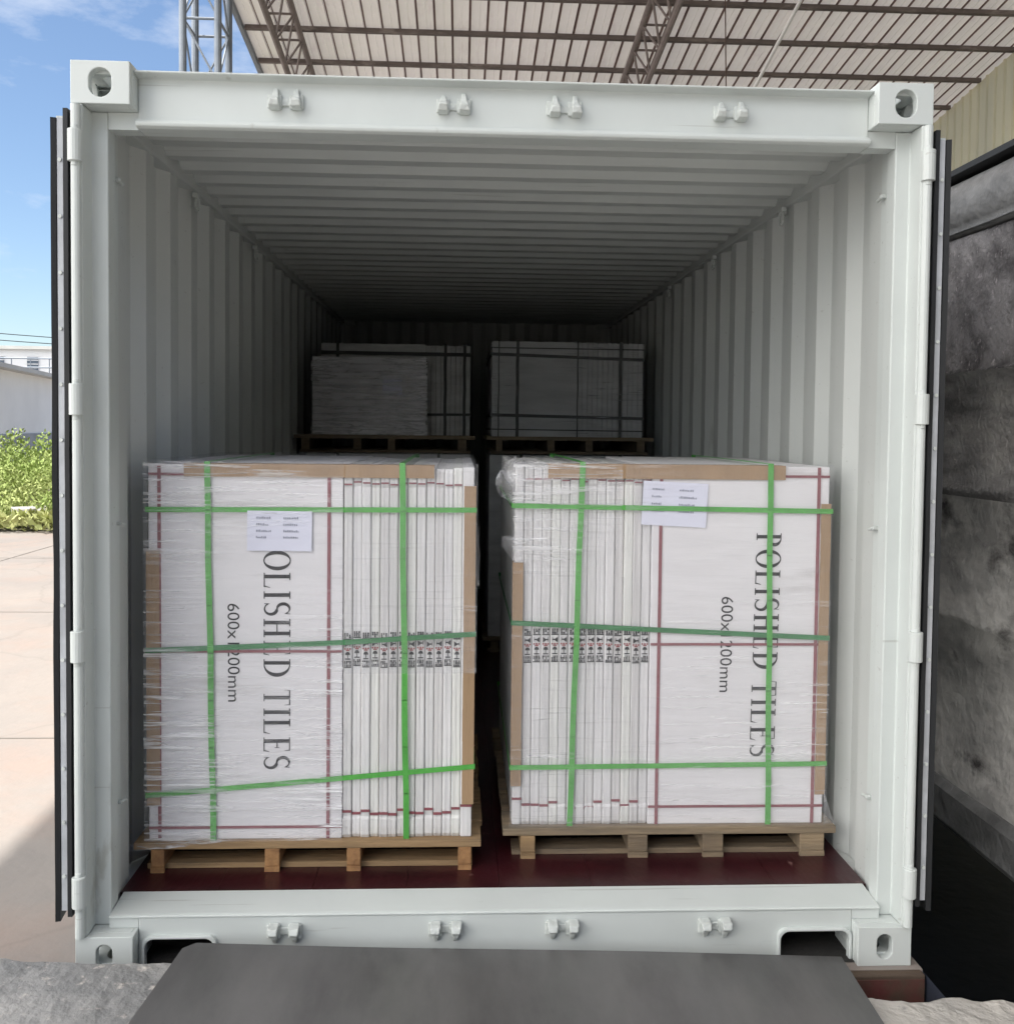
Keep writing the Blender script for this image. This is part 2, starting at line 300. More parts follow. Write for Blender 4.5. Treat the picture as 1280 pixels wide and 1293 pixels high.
for j in range(len(rows)-1):
    for i in range(NX): s.f.append((j*w+i, j*w+i+1, (j+1)*w+i+1, (j+1)*w+i))
b = len(s.v)
for x in xs: s.v.append((x, edge_y(x)-.012, -.96))
for i in range(NX): s.f.append((i, i+1, b+i+1, b+i))
ds = s.build('dock_slab', [SLAB, mat('dusty_concrete', (.52, .49, .45), .92, col2=(.36, .345, .325), vscale=3.5, bump=1.0, bscale=40, detail=14, spots=((.25, .24, .235), 11, .60, .70, (1, 1, 1)))])
for p_ in ds.data.polygons: p_.material_index = 1 if p_.center.x > .3+.2*nz(p_.center.y*3, 1) else 0
tag(ds, kind='structure', label='rough grey concrete dock edge in the foreground')

# ------------------------------------------------------------------ setting: shed roof, cladding, trusses, columns
CZ = 1.586
def roof_z(y): return CZ+8-.12*(y+2.83)
shed = thing('open_shed', (2.5, 12, 0), 'open shed roof of pale corrugated sheets on steel trusses above the container', 'shed')
RX0, RX1, RY0, RY1 = -3.5, 8.75, -5.5, 24.0
m = MB(); pitch_r = .268; x = RX0; prof = []
while x < RX1:
    prof += [(x, 0), (x+.105, 0), (x+.112, .012), (x+.122, .012), (x+.129, 0), (x+.218, 0), (x+.226, .045), (x+.250, .045), (x+.258, 0)]
    x += pitch_r
for i in range(len(prof)-1):
    (xa, za), (xb, zb) = prof[i], prof[i+1]
    m.quad((xa, RY0, roof_z(RY0)+za), (xb, RY0, roof_z(RY0)+zb), (xb, RY1, roof_z(RY1)+zb), (xa, RY1, roof_z(RY1)+za))
rs = m.build('roof_sheeting', [ROOFM, mat('roof_lap', (.27, .19, .17), .8, var=.4, vscale=2)], shed)
for p_ in rs.data.polygons: p_.material_index = 1 if p_.index % 9 in (6, 7) else 0
for k in range(30):
    Z = 14.53+1.035*(k-16); y = Z-2.83
    if y < RY0+.1 or y > RY1: continue
    z = roof_z(y)
    mm = MB(); mm.box(RX0+.02, RX1-.15, y-.03, y+.03, z-.060, z-.004); mm.box(RX0+.02, RX1-.15, y-.03, y+.055, z-.067, z-.0605)
    mm.build('purlin', PURL, shed)
def truss(xc):
    m = MB(); a, bb = RY0+.3, RY1-.3
    def c(y, dx, dz): return Vector((xc+dx, y, roof_z(y)-dz))
    ch = [(-.20, .18), (.20, .18), (0, .75)]
    for dx, dz in ch: m.tube(c(a, dx, dz), c(bb, dx, dz), .045, 8)
    y = a; st = .75; k = 0
    while y+st < bb:
        q = [c(y, *ch[0]), c(y, *ch[1]), c(y+st/2, *ch[2]), c(y+st, *ch[0]), c(y+st, *ch[1])]
        for i, j in ((0, 2), (1, 2), (2, 3), (2, 4), (0, 1)): m.tube(q[i], q[j], .018, 6)
        y += st
    return m.build('truss', TRUSSM, shed)
truss(-2.82); truss(2.72)
def column(xc, yc, hx=.225, hy=.3):
    m = MB(); top = roof_z(yc)-.15
    pts = [(xc-hx, yc-hy), (xc+hx, yc-hy), (xc+hx, yc+hy), (xc-hx, yc+hy)]
    for px, py in pts: m.tube((px, py, 0), (px, py, top), .048, 12)
    z = .3; k = 0
    while z+.82 < top:
        for i in range(4):
            a, bq = pts[i], pts[(i+1) % 4]
            m.tube((a[0], a[1], z), (bq[0], bq[1], z), .018, 6)
            if (k+i) % 2: a, bq = bq, a
            m.tube((a[0], a[1], z), (bq[0], bq[1], z+.82), .015, 6)
        z += .82; k += 1
    m.box(xc-hx-.1, xc+hx+.1, yc-hy-.1, yc+hy+.1, 0.001, .03)
    return m.build('lattice_column', PIPE, shed)
column(-3.55, 10.7)
# side cladding with upright ribs
m = MB(); y = RY0; prof = []
while y < RY1-.3:
    prof += [(y, 0), (y+.20, 0), (y+.212, .03), (y+.245, .03), (y+.257, 0)]
    y += .27
for i in range(len(prof)-1):
    (ya, xa), (yb, xb) = prof[i], prof[i+1]
    m.quad((RX1-.1-xa, ya, -.94), (RX1-.1-xb, yb, -.94), (RX1-.1-xb, yb, roof_z(yb)-.012), (RX1-.1-xa, ya, roof_z(ya)-.012))
m.build('side_cladding', CLAD, shed)
m = MB(); y = 0; x = -1.2; prof = []  # unseen wall added behind the camera to keep the deep interior dark
while x < RX1-.4 and x > -9:
    prof += [(x, 0), (x+.20, 0), (x+.212, .03), (x+.245, .03), (x+.257, 0)]; x += .27
for i in range(len(prof)-1):
    (xa, ya), (xb, yb) = prof[i], prof[i+1]
    m.quad((xa, -9+ya, .002), (xb, -9+yb, .002), (xb, -9+yb, 7.2), (xa, -9+ya, 7.2))
m.build('light_block_wall', mat('light_block_dark', (.24, .22, .20), .8, var=.3, vscale=1), shed)
# gutter bracket at the roof's left edge
m = MB(); m.box(-3.56, -3.50, RY0, RY1, 0, .12, lambda v: Vector((v.x, v.y, v.z+roof_z(v.y)-.09)))
m.build('edge_flashing', PIPE, shed)
pp = MB(); pp.tube((4.35, 8.6, 7.75), (3.62, 11.2, 5.75), .024, 10)
tag(pp.build('hanging_pipe', WHITEP, org=(3.62, 11.2, 5.75)), 'thin white pipe slanting down from the shed roof above the container', 'pipe')
pp = MB(); pp.tube((3.20, 10, 8.0), (3.27, 10, 5.4), .008, 6)
tag(pp.build('hanging_cable', RUSTY, org=(3.27, 10, 5.4)), 'thin dark cable hanging straight down from the shed roof', 'cable')

# ------------------------------------------------------------------ shipping container
box = thing('shipping_container', (0, 0, 0), 'open pale grey steel shipping container loaded with strapped pallets of tiles', 'shipping container')
HX = 1.219; LEN = 6.058; HT = 2.591
def plate_hole(mb, o, u, v, nrm, Wd, Hh, hc, hw, hh, th):
    """plate Wd x Hh spanned by u,v from o, stadium hole centred hc, thickness th towards nrm"""
    o, u, v, nrm = Vector(o), Vector(u), Vector(v), Vector(nrm)
    angs = [math.atan2(y-hc[1], x-hc[0]) for x in (0, Wd) for y in (0, Hh)]+[2*math.pi*k/36-math.pi+.013 for k in range(36)]
    angs.sort(); inn = []; outr = []
    r = min(hw, hh)/2
    for a in angs:
        c, sn = math.cos(a), math.sin(a)
        ax = hw/2-r; ay = hh/2-r
        # superellipse-like stadium
        px, py = c*r, sn*r
        inn.append((hc[0]+px+(ax if c > 0 else -ax), hc[1]+py+(ay if sn > 0 else -ay)))
        ts = []
        if c > 1e-9: ts.append((Wd-hc[0])/c)
        if c < -1e-9: ts.append(-hc[0]/c)
        if sn > 1e-9: ts.append((Hh-hc[1])/sn)
        if sn < -1e-9: ts.append(-hc[1]/sn)
        t = min(ts); outr.append((hc[0]+c*t, hc[1]+sn*t))
    n = len(angs); vs = []
    for d in (0, th):
        for L2 in (inn, outr): vs += [o+u*a+v*bq+nrm*d for a, bq in L2]
    fs = []
    for i in range(n):
        j = (i+1) % n
        fs += [(i, j, n+j, n+i), (2*n+i, 3*n+i, 3*n+j, 2*n+j), (i, 2*n+i, 2*n+j, j), (n+i, n+j, 3*n+j, 3*n+i)]
    mb.add(vs, fs)
def casting(sx, top, front=True):
    m = MB(); w_, d_, h_ = .162, .178, .118
    z0 = HT-h_ if top else 0.0; y0 = 0 if front else LEN-d_
    X = lambda a: sx*(HX-a)       # a measured inward from the outer side
    th = .028; e = .0
    # end face with hole
    hw, hh = (.062, .080) if top else (.046, .074)
    yf = y0 if front else y0+d_; yn = 1 if front else -1
    plate_hole(m, (X(w_), yf, z0), (sx, 0, 0), (0, 0, 1), (0, yn, 0), w_, h_, (w_*.5, h_*.5), hw, hh, th)
    ya, yb = (y0+th, y0+d_) if front else (y0, y0+d_-th)
    # outer side face with hole
    plate_hole(m, (X(0), ya, z0), (0, 1, 0), (0, 0, 1), (-sx, 0, 0), yb-ya, h_, ((yb-ya)*.5, h_*.5), .062, .07, th)
    # top / bottom face with hole
    zt = HT if top else 0; zn = -1 if top else 1
    plate_hole(m, (X(w_), ya, zt), (sx, 0, 0), (0, 1, 0), (0, 0, zn), w_-th, yb-ya, ((w_-th)*.5, (yb-ya)*.5), .064, .10, th)
    za, zb = (z0, HT-th) if top else (th, h_)
    xa, xb = sorted((X(w_), X(w_-.012)))
    m.box(xa, xb, ya, yb, za, zb)                                  # inner wall
    xa, xb = sorted((X(w_-.012), X(th)))
    q = (yb-.012, yb) if front else (ya, ya+.012)
    m.box(xa, xb, q[0], q[1], za, zb)                               # back wall
    q2 = (z0, z0+.012) if top else (h_-.012, h_)
    m.box(xa, xb, ya if not front else ya, yb-.012 if front else yb, q2[0], q2[1])
    return m.build('corner_casting', PAINT, box, bevel=.004)
for fr in (True, False):
    for tp in (True, False):
        for sx in (-1, 1): casting(sx, tp, fr)
# posts
def post(sx):
    P = [(1.219, .001), (1.187, .001), (1.187, .073), (1.142, .073), (1.142, .132), (1.156, .145), (1.156, .20), (1.219, .20)]
    m = MB(); m.prism([(sx*a, c) for a, c in P], 2, .119, HT-.119)
    o = m.build('corner_post', PAINT, box, bevel=.004)
    m = MB(); m.tube((sx*1.203, -.004, .122), (sx*1.203, -.004, 2.468), .0135, 14); m.build('hinge_bar', PAINT, box, smooth=False)
    m = MB(); m.prism([(sx*a, c+LEN-.2) for a, c in [(1.219, 0), (1.15, 0), (1.15, .2), (1.219, .2)]], 2, .119, HT-.119)
    m.build('corner_post', PAINT, box)
post(-1); post(1)
# header: open-fronted pressed section, front set back from the castings
hz = [( .030, 2.572), (.030, 2.578), (.135, 2.578), (.135, 2.424), (.058, 2.424), (.045, 2.429), (.042, 2.438), (.050, 2.447), (.070, 2.452), (.070, 2.566)]
m = MB(); m.prism(hz, 0, -1.0565, 1.0565)
m.build('door_header', PAINT, box, bevel=.003)
for xa, xb in ((-1.141, -1.0567), (1.0567, 1.141)):
    m = MB(); m.prism([(.075, 2.424), (.135, 2.424), (.135, 2.472), (.075, 2.472)], 0, xa, xb); m.build('header_end', PAINT, box)
# sill with two fork notches
m = MB()
def notch(xa, xb, zt, r=.026):
    P = [(xa, 0)]+[(xa+r-r*math.cos(a), zt-r+r*math.sin(a)) for a in [rad(15*k) for k in range(7)]]
    return P+[(xb-r+r*math.sin(a), zt-r+r*math.cos(a)) for a in [rad(15*k) for k in range(7)]]+[(xb, 0)]
nL, nR = notch(-1.036, -.838, .090), notch(.838, 1.046, .088)
prof2 = [(-1.0565, 0)]+nL+nR+[(1.0565, 0), (1.0565, .148), (-1.0565, .148)]
m.prism([(a, c) for a, c in prof2], 1, .05, .062)
for x0, x1 in ((-1.036, -.838), (.838, 1.046)):    # pressed rims round the notches
    P = nL if x0 < 0 else nR; Q = []
    for k, (a, c) in enumerate(P):
        u_, v_ = a-(x0+x1)/2, c; Q.append(((x0+x1)/2+u_*(1+.009/abs(x1-x0)*2), v_+(.009 if v_ > .03 else 0)))
    for k in range(len(P)-1):
        a, b_, c, d = P[k], P[k+1], Q[k+1], Q[k]
        m.add([(q_[0], yy, q_[1]) for yy in (.036, .052) for q_ in (a, b_, c, d)], [(0, 1, 2, 3), (7, 6, 5, 4), (0, 4, 5, 1), (2, 6, 7, 3)])
m.build('door_sill', PAINT, box, bevel=.003)
m = MB(); m.prism([(.046, .1495), (.046, .155), (.056, .158), (.176, .1685), (.176, .1495)], 0, -1.141, 1.141)
m.build('sill_plate', PAINT, box, bevel=.002)
m = MB(); m.box(-.81, .81, .12, .16, .0, .148); m.build('sill_backing', RUSTY, box)
for sx in (-1, 1):
    a, c = sorted((sx*1.0567, sx*1.1415)); m = MB(); m.box(a, c, .052, .17, .1185, .1493); m.build('post_foot', PAINT, box, bevel=.002)
m = MB(); m.box(-1.15, 1.15, 5.9, 6.04, 0.02, .16); m.build('rear_sill', PAINT, box)
# floor
m = MB(); 
nb = 8
for i in range(nb):
    a = -1.152+2.304*i/nb; m.box(a+.0006, a+2.304/nb-.0006, .177, 5.88, .137, .1650+(.0006 if i % 2 else 0))
m.build('plywood_floor', PLY, box)
m = MB(); [m.box(-1.15, 1.15, y, y+.05, .03, .135) for y in [.3+.35*k for k in range(16)]]
m.build('cross_member', RUSTY, box)
# side walls
def wall(sx):
    m = MB(); y = .205; pr = [(.200, 1.166)]
    k = 0
    y = .300
    while y < 5.86:
        j = .004*nz(y*3.1, sx*2.); pr += [(y, 1.166), (y+.055+j, 1.200), (y+.135+j, 1.200), (y+.190, 1.166)]; y += .2725
    pr.append((5.86, 1.166)); n_ = len(pr)
    for i in range(n_-1):
        (ya, xa), (yb, xb) = pr[i], pr[i+1]
        if yb-ya < 1e-6: continue
        m.quad((sx*xa, ya, .145), (sx*xb, yb, .145), (sx*xb, yb, 2.50), (sx*xa, ya, 2.50))
        m.quad((sx*(xa+.004), ya, .145), (sx*(xb+.004), yb, .145), (sx*(xb+.004), yb, 2.50), (sx*(xa+.004), ya, 2.50))
    m.build('side_panel', PAINTIN, box)
    m = MB(); a, c = sorted((sx*1.150, sx*1.212)); m.box(a, c, .136, LEN-.18, 2.478, 2.535)
    m.build('top_rail', PAINTIN, box, bevel=.006)
    m = MB(); a, c = sorted((sx*1.156, sx*1.215)); m.box(a, c, .2, LEN-.2, .0, .144)
    m.build('bottom_rail', PAINTIN, box, bevel=.004)
wall(-1); wall(1)
# roof
m = MB(); pr = [(.1355, 2.508)]; y = .34
while y < 5.8:
    pr += [(y, 2.508), (y+.035, 2.530), (y+.095, 2.530), (y+.13, 2.508)]; y += .1865
pr.append((5.95, 2.508))
for i in range(len(pr)-1):
    (ya, za), (yb, zb) = pr[i], pr[i+1]
    m.quad((-1.149, ya, za), (1.149, ya, za), (1.149, yb, zb), (-1.149, yb, zb))
m.quad((-1.21, .1355, 2.555), (1.21, .1355, 2.555), (1.21, 5.95, 2.555), (-1.21, 5.95, 2.555))
m.build('roof_panel', PAINTIN, box)
# far end wall
m = MB(); x = -1.149; pr = []
while x < 1.0: pr += [(x, 5.90), (x+.07, 5.90), (x+.12, 5.94), (x+.19, 5.94), (x+.24, 5.90)]; x += .25
pr.append((1.149, 5.90))
for i in range(len(pr)-1):
    (xa, ya), (xb, yb) = pr[i], pr[i+1]; m.quad((xa, ya, .02), (xb, yb, .02), (xb, yb, 2.55), (xa, ya, 2.55))
m.box(-1.2, 1.2, 5.96, 6.0, .02, 2.57)
m.build('end_wall', PAINTIN, box)
# cam keepers
def keeper(x, z, y, seed):
    r = random.Random(seed); m = MB()
    m.box(x-.036, x+.036, y-.006, y-.0005, z-.012, z+.010)
    for sx, k in ((-1, r.random()), (1, r.random())):
        cx = x+sx*.031
        hgt = .034+.012*k
        st_ = len(m.v); up = 1 if z > 1 else -1
        m.prism([(y-.0008, z-up*.024), (y-.034-.008*k, z-up*.020), (y-.045, z-up*.004), (y-.034, z+up*.006), (y-.024, z+up*.002), (y-.020, z+up*hgt*.45), (y-.012, z+up*hgt*.8), (y-.0008, z+up*hgt*.85)], 0, cx-.015, cx+.015)
        for q_ in range(st_, len(m.v)):
            vx, vy, vz = m.v[q_]; f_ = 1-.62*max(0, min(1, (up*(vz-z)+.02)/.05)); m.v[q_] = (cx-sx*.004*(1-f_)+(vx-cx)*f_+.003*nz(vz*60, cx*9), vy, vz)
        m.box(cx-.018-.005*k, cx+.018, y-.012, y-.0009, z-.020, z+.020)
    o = m.build('cam_keeper', KEEP, box, bevel=.003)
for i, x in enumerate((-.638, -.161, .160, .644)): keeper(x, 2.511, .070, i)
for i, x in enumerate((-.634, -.163, .182, .638)): keeper(x, .107, .050, 10+i)
# lashing rings
for x, y, z in ((1.15, 1.106, 2.45), (1.15, 2.176, 2.443), (1.15, 3.25, 2.443), (-1.15, 1.015, 2.435), (-1.15, 2.1, 2.435)):
    m = MB(); sx = -1 if x > 0 else 1
    n_ = 14; R_ = .026
    pts = [Vector((x+sx*.012, y+R_*math.cos(2*math.pi*k/n_), z-.012+R_*math.sin(2*math.pi*k/n_))) for k in range(n_)]
    for k in range(n_): m.tube(pts[k], pts[(k+1) % n_], .0055, 6)
    m.box(min(x, x+sx*.018), max(x, x+sx*.018), y-.022, y+.022, z+.010, z+.027)
    m.build('lashing_ring', KEEP, box)
for sx in (-1, 1):
    for z in (2.304, 1.29, .45):
        m = MB(); X0 = sx*1.150
        m.tube((X0+sx*.010-sx*.02, .16, z), (X0+sx*.02, .16, z), .006, 8); m.tube((X0-sx*.008, .16, z), (X0-sx*.008, .195, z-.006), .006, 8)
        m.build('lashing_bar', KEEP, box)
# doors folded right back along the sides
def door(sx):
    m = MB()
    def bx(mb, a, c, *r):
        lo, hi = sorted((sx*a, sx*c)); mb.box(lo, hi, *r)
    bx(m, 1.236, 1.262, .012, 1.16, .21, 2.44)
    for k in range(5): bx(m, 1.228, 1.2358, .12+.2*k, .22+.2*k, .30, 2.36)
    d = m.build('door', PAINT, box)
    r = random.Random(3+sx)
    m = MB()       # inner lip of rubber, slightly wavy
    for k in range(24):
        za, zb = .185+k*2.27/24, .185+(k+1)*2.27/24
        o1 = .0025*nz(k*.4, sx*3.); o2 = .0025*nz((k+1)*.4, sx*3.)
        vs = []
        for z, o_ in ((za, o1), (zb, o2)):
            for a, y in ((1.222, -.012), (1.2345, -.012), (1.2345, .03), (1.222, .03)): vs.append((sx*(a+o_), y, z))
        m.add(vs, [(0, 1, 5, 4), (1, 2, 6, 5), (2, 3, 7, 6), (3, 0, 4, 7), (0, 3, 2, 1), (4, 5, 6, 7)])
    m.build('door_gasket', RUBBER, d)
    m = MB()
    for k in range(24):
        za, zb = .17+k*2.26/24, .17+(k+1)*2.26/24
        o1 = .003*nz(k*.33, 9+sx); o2 = .003*nz((k+1)*.33, 9+sx)
        vs = []
        for z, o_ in ((za, o1), (zb, o2)):
            for a, y in ((1.256, -.006), (1.270, -.010), (1.273, .05), (1.263, .05)): vs.append((sx*(a+o_), y, z))
        m.add(vs, [(0, 1, 5, 4), (1, 2, 6, 5), (2, 3, 7, 6), (3, 0, 4, 7), (0, 3, 2, 1), (4, 5, 6, 7)])
    m.build('door_gasket', RUBBER, d)
    m = MB(); bx(m, 1.238, 1.254, -.004, .010, .20, 2.43)
    st = m.build('retaining_strip', STEELSTRIP, d)
    z = .3
    while z < 2.4:
        m = MB(); m.tube((sx*1.246, -.0085, z), (sx*1.246, -.003, z), .0055, 8); m.build('rivet', KEEP, st); z += .155
    for z0 in (2.31, 1.61, .915, .212):
        m = MB(); m.tube((sx*1.203, -.010, z0), (sx*1.203, -.010, z0+.088), .0195, 16)
        m.tube((sx*1.203, -.010, z0-.012), (sx*1.203, -.010, z0+.10), .0105, 12)
        bx(m, 1.203, 1.236, -.008, .008, z0+.01, z0+.078)
        m.build('hinge', PAINT, d, bevel=.002)
    m = MB()
    for yy in (.3, .8):
        m.tube((sx*1.229, yy, .19), (sx*1.229, yy, 2.47), .006, 8)
    m.build('lock_rod', STEELSTRIP, d)
door(-1); door(1)

# ------------------------------------------------------------------ lettering
def arc(cx, cy, rx, ry, a0, a1, n, t0, t1):
    """curved stroke as quads: thickness t0 at the top and bottom of the curve, t1 at its sides"""
    q = []
    for k in range(n):
        pr = []
        for a in (a0+(a1-a0)*k/n, a0+(a1-a0)*(k+1)/n):
            c, s_ = math.cos(a), math.sin(a)
            pr.append(((cx+rx*c, cy+ry*s_), (cx+(rx-t1)*c, cy+(ry-t0)*s_)))
        q.append([pr[0][0], pr[1][0], pr[1][1], pr[0][1]])
    return q
def R_(x0, x1, y0, y1): return [[(x0, y0), (x1, y0), (x1, y1), (x0, y1)]]
def stem(x, t=.13): return R_(x-.002, x+t+.002, .04, .96)+R_(x-.07, x+t+.07, 0, .04)+R_(x-.07, x+t+.07, .96, 1)
def spline_stroke(pts, wd):
    q = []
    for k in range(len(pts)-1):
        a, c = Vector(pts[k]), Vector(pts[k+1])
        t0 = (Vector(pts[min(k+1, len(pts)-1)])-Vector(pts[max(k-1, 0)])).normalized(); t1 = (Vector(pts[min(k+2, len(pts)-1)])-Vector(pts[k])).normalized()
        n0 = Vector((-t0.y, t0.x))*wd[k]/2; n1 = Vector((-t1.y, t1.x))*wd[k+1]/2
        q.append([tuple(a-n0), tuple(c-n1), tuple(c+n1), tuple(a+n0)])
    return q
PI = math.pi
def s_curve():
    P = []; Wd = []
    for k in range(13):
        a = rad(25)+(rad(270)-rad(25))*k/12; P.append((.28+.185*math.cos(a), .735+.235*math.sin(a))); Wd.append(.045+.075*max(0, math.sin(PI*(k-2)/11)))
    for k in range(1, 14):
        a = rad(90)-(rad(245)+0)*k/13; P.append((.28+.20*math.cos(a), .265+.235*math.sin(a))); Wd.append(.12-.0*k if k < 4 else max(.045, .12-.010*(k-3)))
    Wd = [w_*1.0 for w_ in Wd]
    return spline_stroke(P, Wd)
GL = {
 'O': (arc(.36, .5, .36, .515, 0, 2*PI, 36, .045, .135), .72),
 'P': (stem(.10)+arc(.24, .74, .30, .26, -PI/2, PI/2, 14, .045, .135), .60),
 'D': (stem(.10)+arc(.24, .5, .44, .50, -PI/2, PI/2, 18, .045, .14), .72),
 'L': (stem(.10)+R_(.301, .55, 0, .04)+[[(.50, .041), (.55, .041), (.58, .24), (.56, .24)]], .62),
 'I': (stem(.10), .33),
 'H': (stem(.10)+stem(.50)+R_(.231, .499, .48, .52), .74),
 'E': (stem(.10)+R_(.301, .52, .96, 1)+[[(.49, .959), (.52, .959), (.53, .80), (.515, .80)]]+R_(.231, .42, .49, .53)+[[(.40, .42), (.421, .42), (.421, .60), (.40, .60)]]+R_(.301, .54, 0, .04)+[[(.50, .041), (.54, .041), (.57, .22), (.55, .22)]], .62),
 'T': (R_(.24, .37, .04, .955)+R_(.17, .44, 0, .04)+R_(.03, .58, .956, 1)+[[(.03, .954), (.055, .954), (.035, .78), (.02, .78)], [(.555, .954), (.58, .954), (.59, .78), (.575, .78)]], .62),
 'S': (s_curve()+[[(.44, .79), (.465, .79), (.475, .99), (.455, .99)], [(.075, .02), (.095, .02), (.105, .22), (.085, .22)]], .56),
 ' ': ([], .30)}
def serif_text(mb, txt, xb, cap, z0, z1, y, lean=0):
    """writes downwards: reading direction -z, tops of the letters towards +x"""
    tot = sum(GL[c][1] for c in txt)+.06*(len(txt)-1); sc = (z0-z1)/tot; t = 0; k = 0
    for c in txt:
        for q in GL[c][0]:
            vs = []
            for a, b_ in q:
                zz = z0-(t+a)*sc; vs.append((xb+b_*cap+lean*(t+a)/tot, y-.00004*(k % 9), zz))
            mb.add(vs, [(0, 1, 2, 3)]); k += 1
        t += GL[c][1]+.06
def sans_text(mb, txt, xb, cap, z0, z1, y, lean=0):
    cu = bpy.data.curves.new('t', 'FONT'); cu.body = txt; cu.size = 1; cu.resolution_u = 4
    ob = bpy.data.objects.new('t', cu); me = bpy.data.meshes.new_from_object(ob)
    vs = [v.co.copy() for v in me.vertices]; fs = [tuple(p.vertices) for p in me.polygons]
    xa = min(v.x for v in vs); xz = max(v.x for v in vs); ya = min(v.y for v in vs); yz = max(v.y for v in vs)
    mb.add([(xb+cap*(v.y-ya)/(yz-ya)+lean*(v.x-xa)/(xz-xa), y, z0-(v.x-xa)/(xz-xa)*(z0-z1)) for v in vs], fs)
    bpy.data.objects.remove(ob); bpy.data.curves.remove(cu); bpy.data.meshes.remove(me)

# ------------------------------------------------------------------ pallets
def pallet(loc, x0, x1, y0, y1, z0, zdeck, zt, blocks, label, woods, group, dx=.03):
    """loc base; bottom boards, bearers seen end-on, bottom deck and top boards"""
    t = thing('wooden_pallet', loc, label, 'pallet', group)
    r = random.Random(int(x0*100)+int(z0*10))
    for a, c, wd in blocks:
        m = MB(); m.box(a, c, y0, y1, z0+.018, zdeck-.0005)
        m.build('bearer', WOODS[wd], t, bevel=.003)
        if z0 < 1:
            m = MB(); m.box(a-.0, c+.0, y0-.003, y0+.012, z0, z0+.018); m.build('foot', WOODS[wd], t)
    nb_ = 7; dy = (y1-y0)/nb_
    for k in range(nb_):
        m = MB(); o = r.uniform(-.004, .004)
        m.box(x0+o, x1+o, y0-(.006 if k == 0 else 0)+k*dy+.004, y0+(k+1)*dy-.008, zdeck, zt)
        m.build('deck_board', WOODS[woods[k % 2]], t, bevel=.002)
    for yy in (y0+.030, (y0+y1)/2-.045, y1-.12):
        m = MB(); m.box(x0+dx, x1-dx, yy, yy+.09, z0+.001, z0+.0178); m.build('bottom_board', WOODS[woods[1]], t)
    return t
PA = pallet((-.59, .85, .165), -1.150, -.052, .308, 1.42, .165, .240, .262, [(-1.101, -1.059, 2), (-.744, -.697, 2), (-.484, -.440, 2), (-.129, -.086, 2)],
            'pale wooden pallet under the left strapped tile load', (0, 0), 'wooden pallets')
PB = pallet((.58, .93, .165), .020, 1.136, .386, 1.50, .165, .242, .266, [(.077, .125, 0), (.435, .500, 3), (.685, .754, 3), (1.014, 1.096, 1)],
            'greyish wooden pallet under the right strapped tile load', (1, 3), 'wooden pallets')

# ------------------------------------------------------------------ tile loads (front two)
def ribbon(mb, pts, wdir, w_, th=.0012):
    """flat strap along pts (closed list not needed); wdir = direction of its width"""
    wdir = Vector(wdir).normalized()
    for a, c in zip(pts[:-1], pts[1:]):
        a = Vector(a); c = Vector(c); d = (c-a).normalized(); nrm = d.cross(wdir).normalized()*th
        vs = []
        for p_ in (a-d*th, c+d*th):
            for su, sn in ((-1, -1), (1, -1), (1, 1), (-1, 1)): vs.append(p_+wdir*su*w_/2+nrm*sn*.5)
        mb.add(vs, [(0, 1, 2, 3), (7, 6, 5, 4), (0, 4, 5, 1), (1, 5, 6, 2), (2, 6, 7, 3), (3, 7, 4, 0)])
def hstrap(x0, x1, yf, yb, zl, zr, parent, matl=GREEN, w_=.0165, off=.006, xm=None, zm=None):
    m = MB(); pts = [(x0-off, yf-off, zl)]
    n_ = 8
    for k in range(1, n_):
        t = k/n_; x = x0+(x1-x0)*t; zz = zl+(zr-zl)*t
        if zm is not None: zz = zl+(zm-zl)*min(1, (x-x0)/(xm-x0)) if x < xm else zm+(zr-zm)*(x-xm)/(x1-xm)
        pts.append((x, yf-off-.0006*math.sin(k*2.1), zz))
    pts += [(x1+off, yf-off, zr), (x1+off, yb+off, zr), (x0-off, yb+off, zl), (x0-off, yf-off, zl)]
    ribbon(m, pts, (0, 0, 1), w_); return m.build('strap', matl, parent)
def vstrap(xt, xb_, yf, yb, z0, z1, parent, matl=GREEN, w_=.0185, off=.009):
    m = MB(); pts = []
    n_ = 8
    for k in range(n_+1):
        t = k/n_; pts.append((xb_+(xt-xb_)*t+.0015*math.sin(k*1.9), yf-off, z0+(z1+off-z0)*t))
    pts += [(xt, yb+off, z1+off), (xb_, yb+off, z0), (xb_, yf-off, z0)]
    ribbon(m, pts, (1, 0, 0), w_); return m.build('strap', matl, parent)
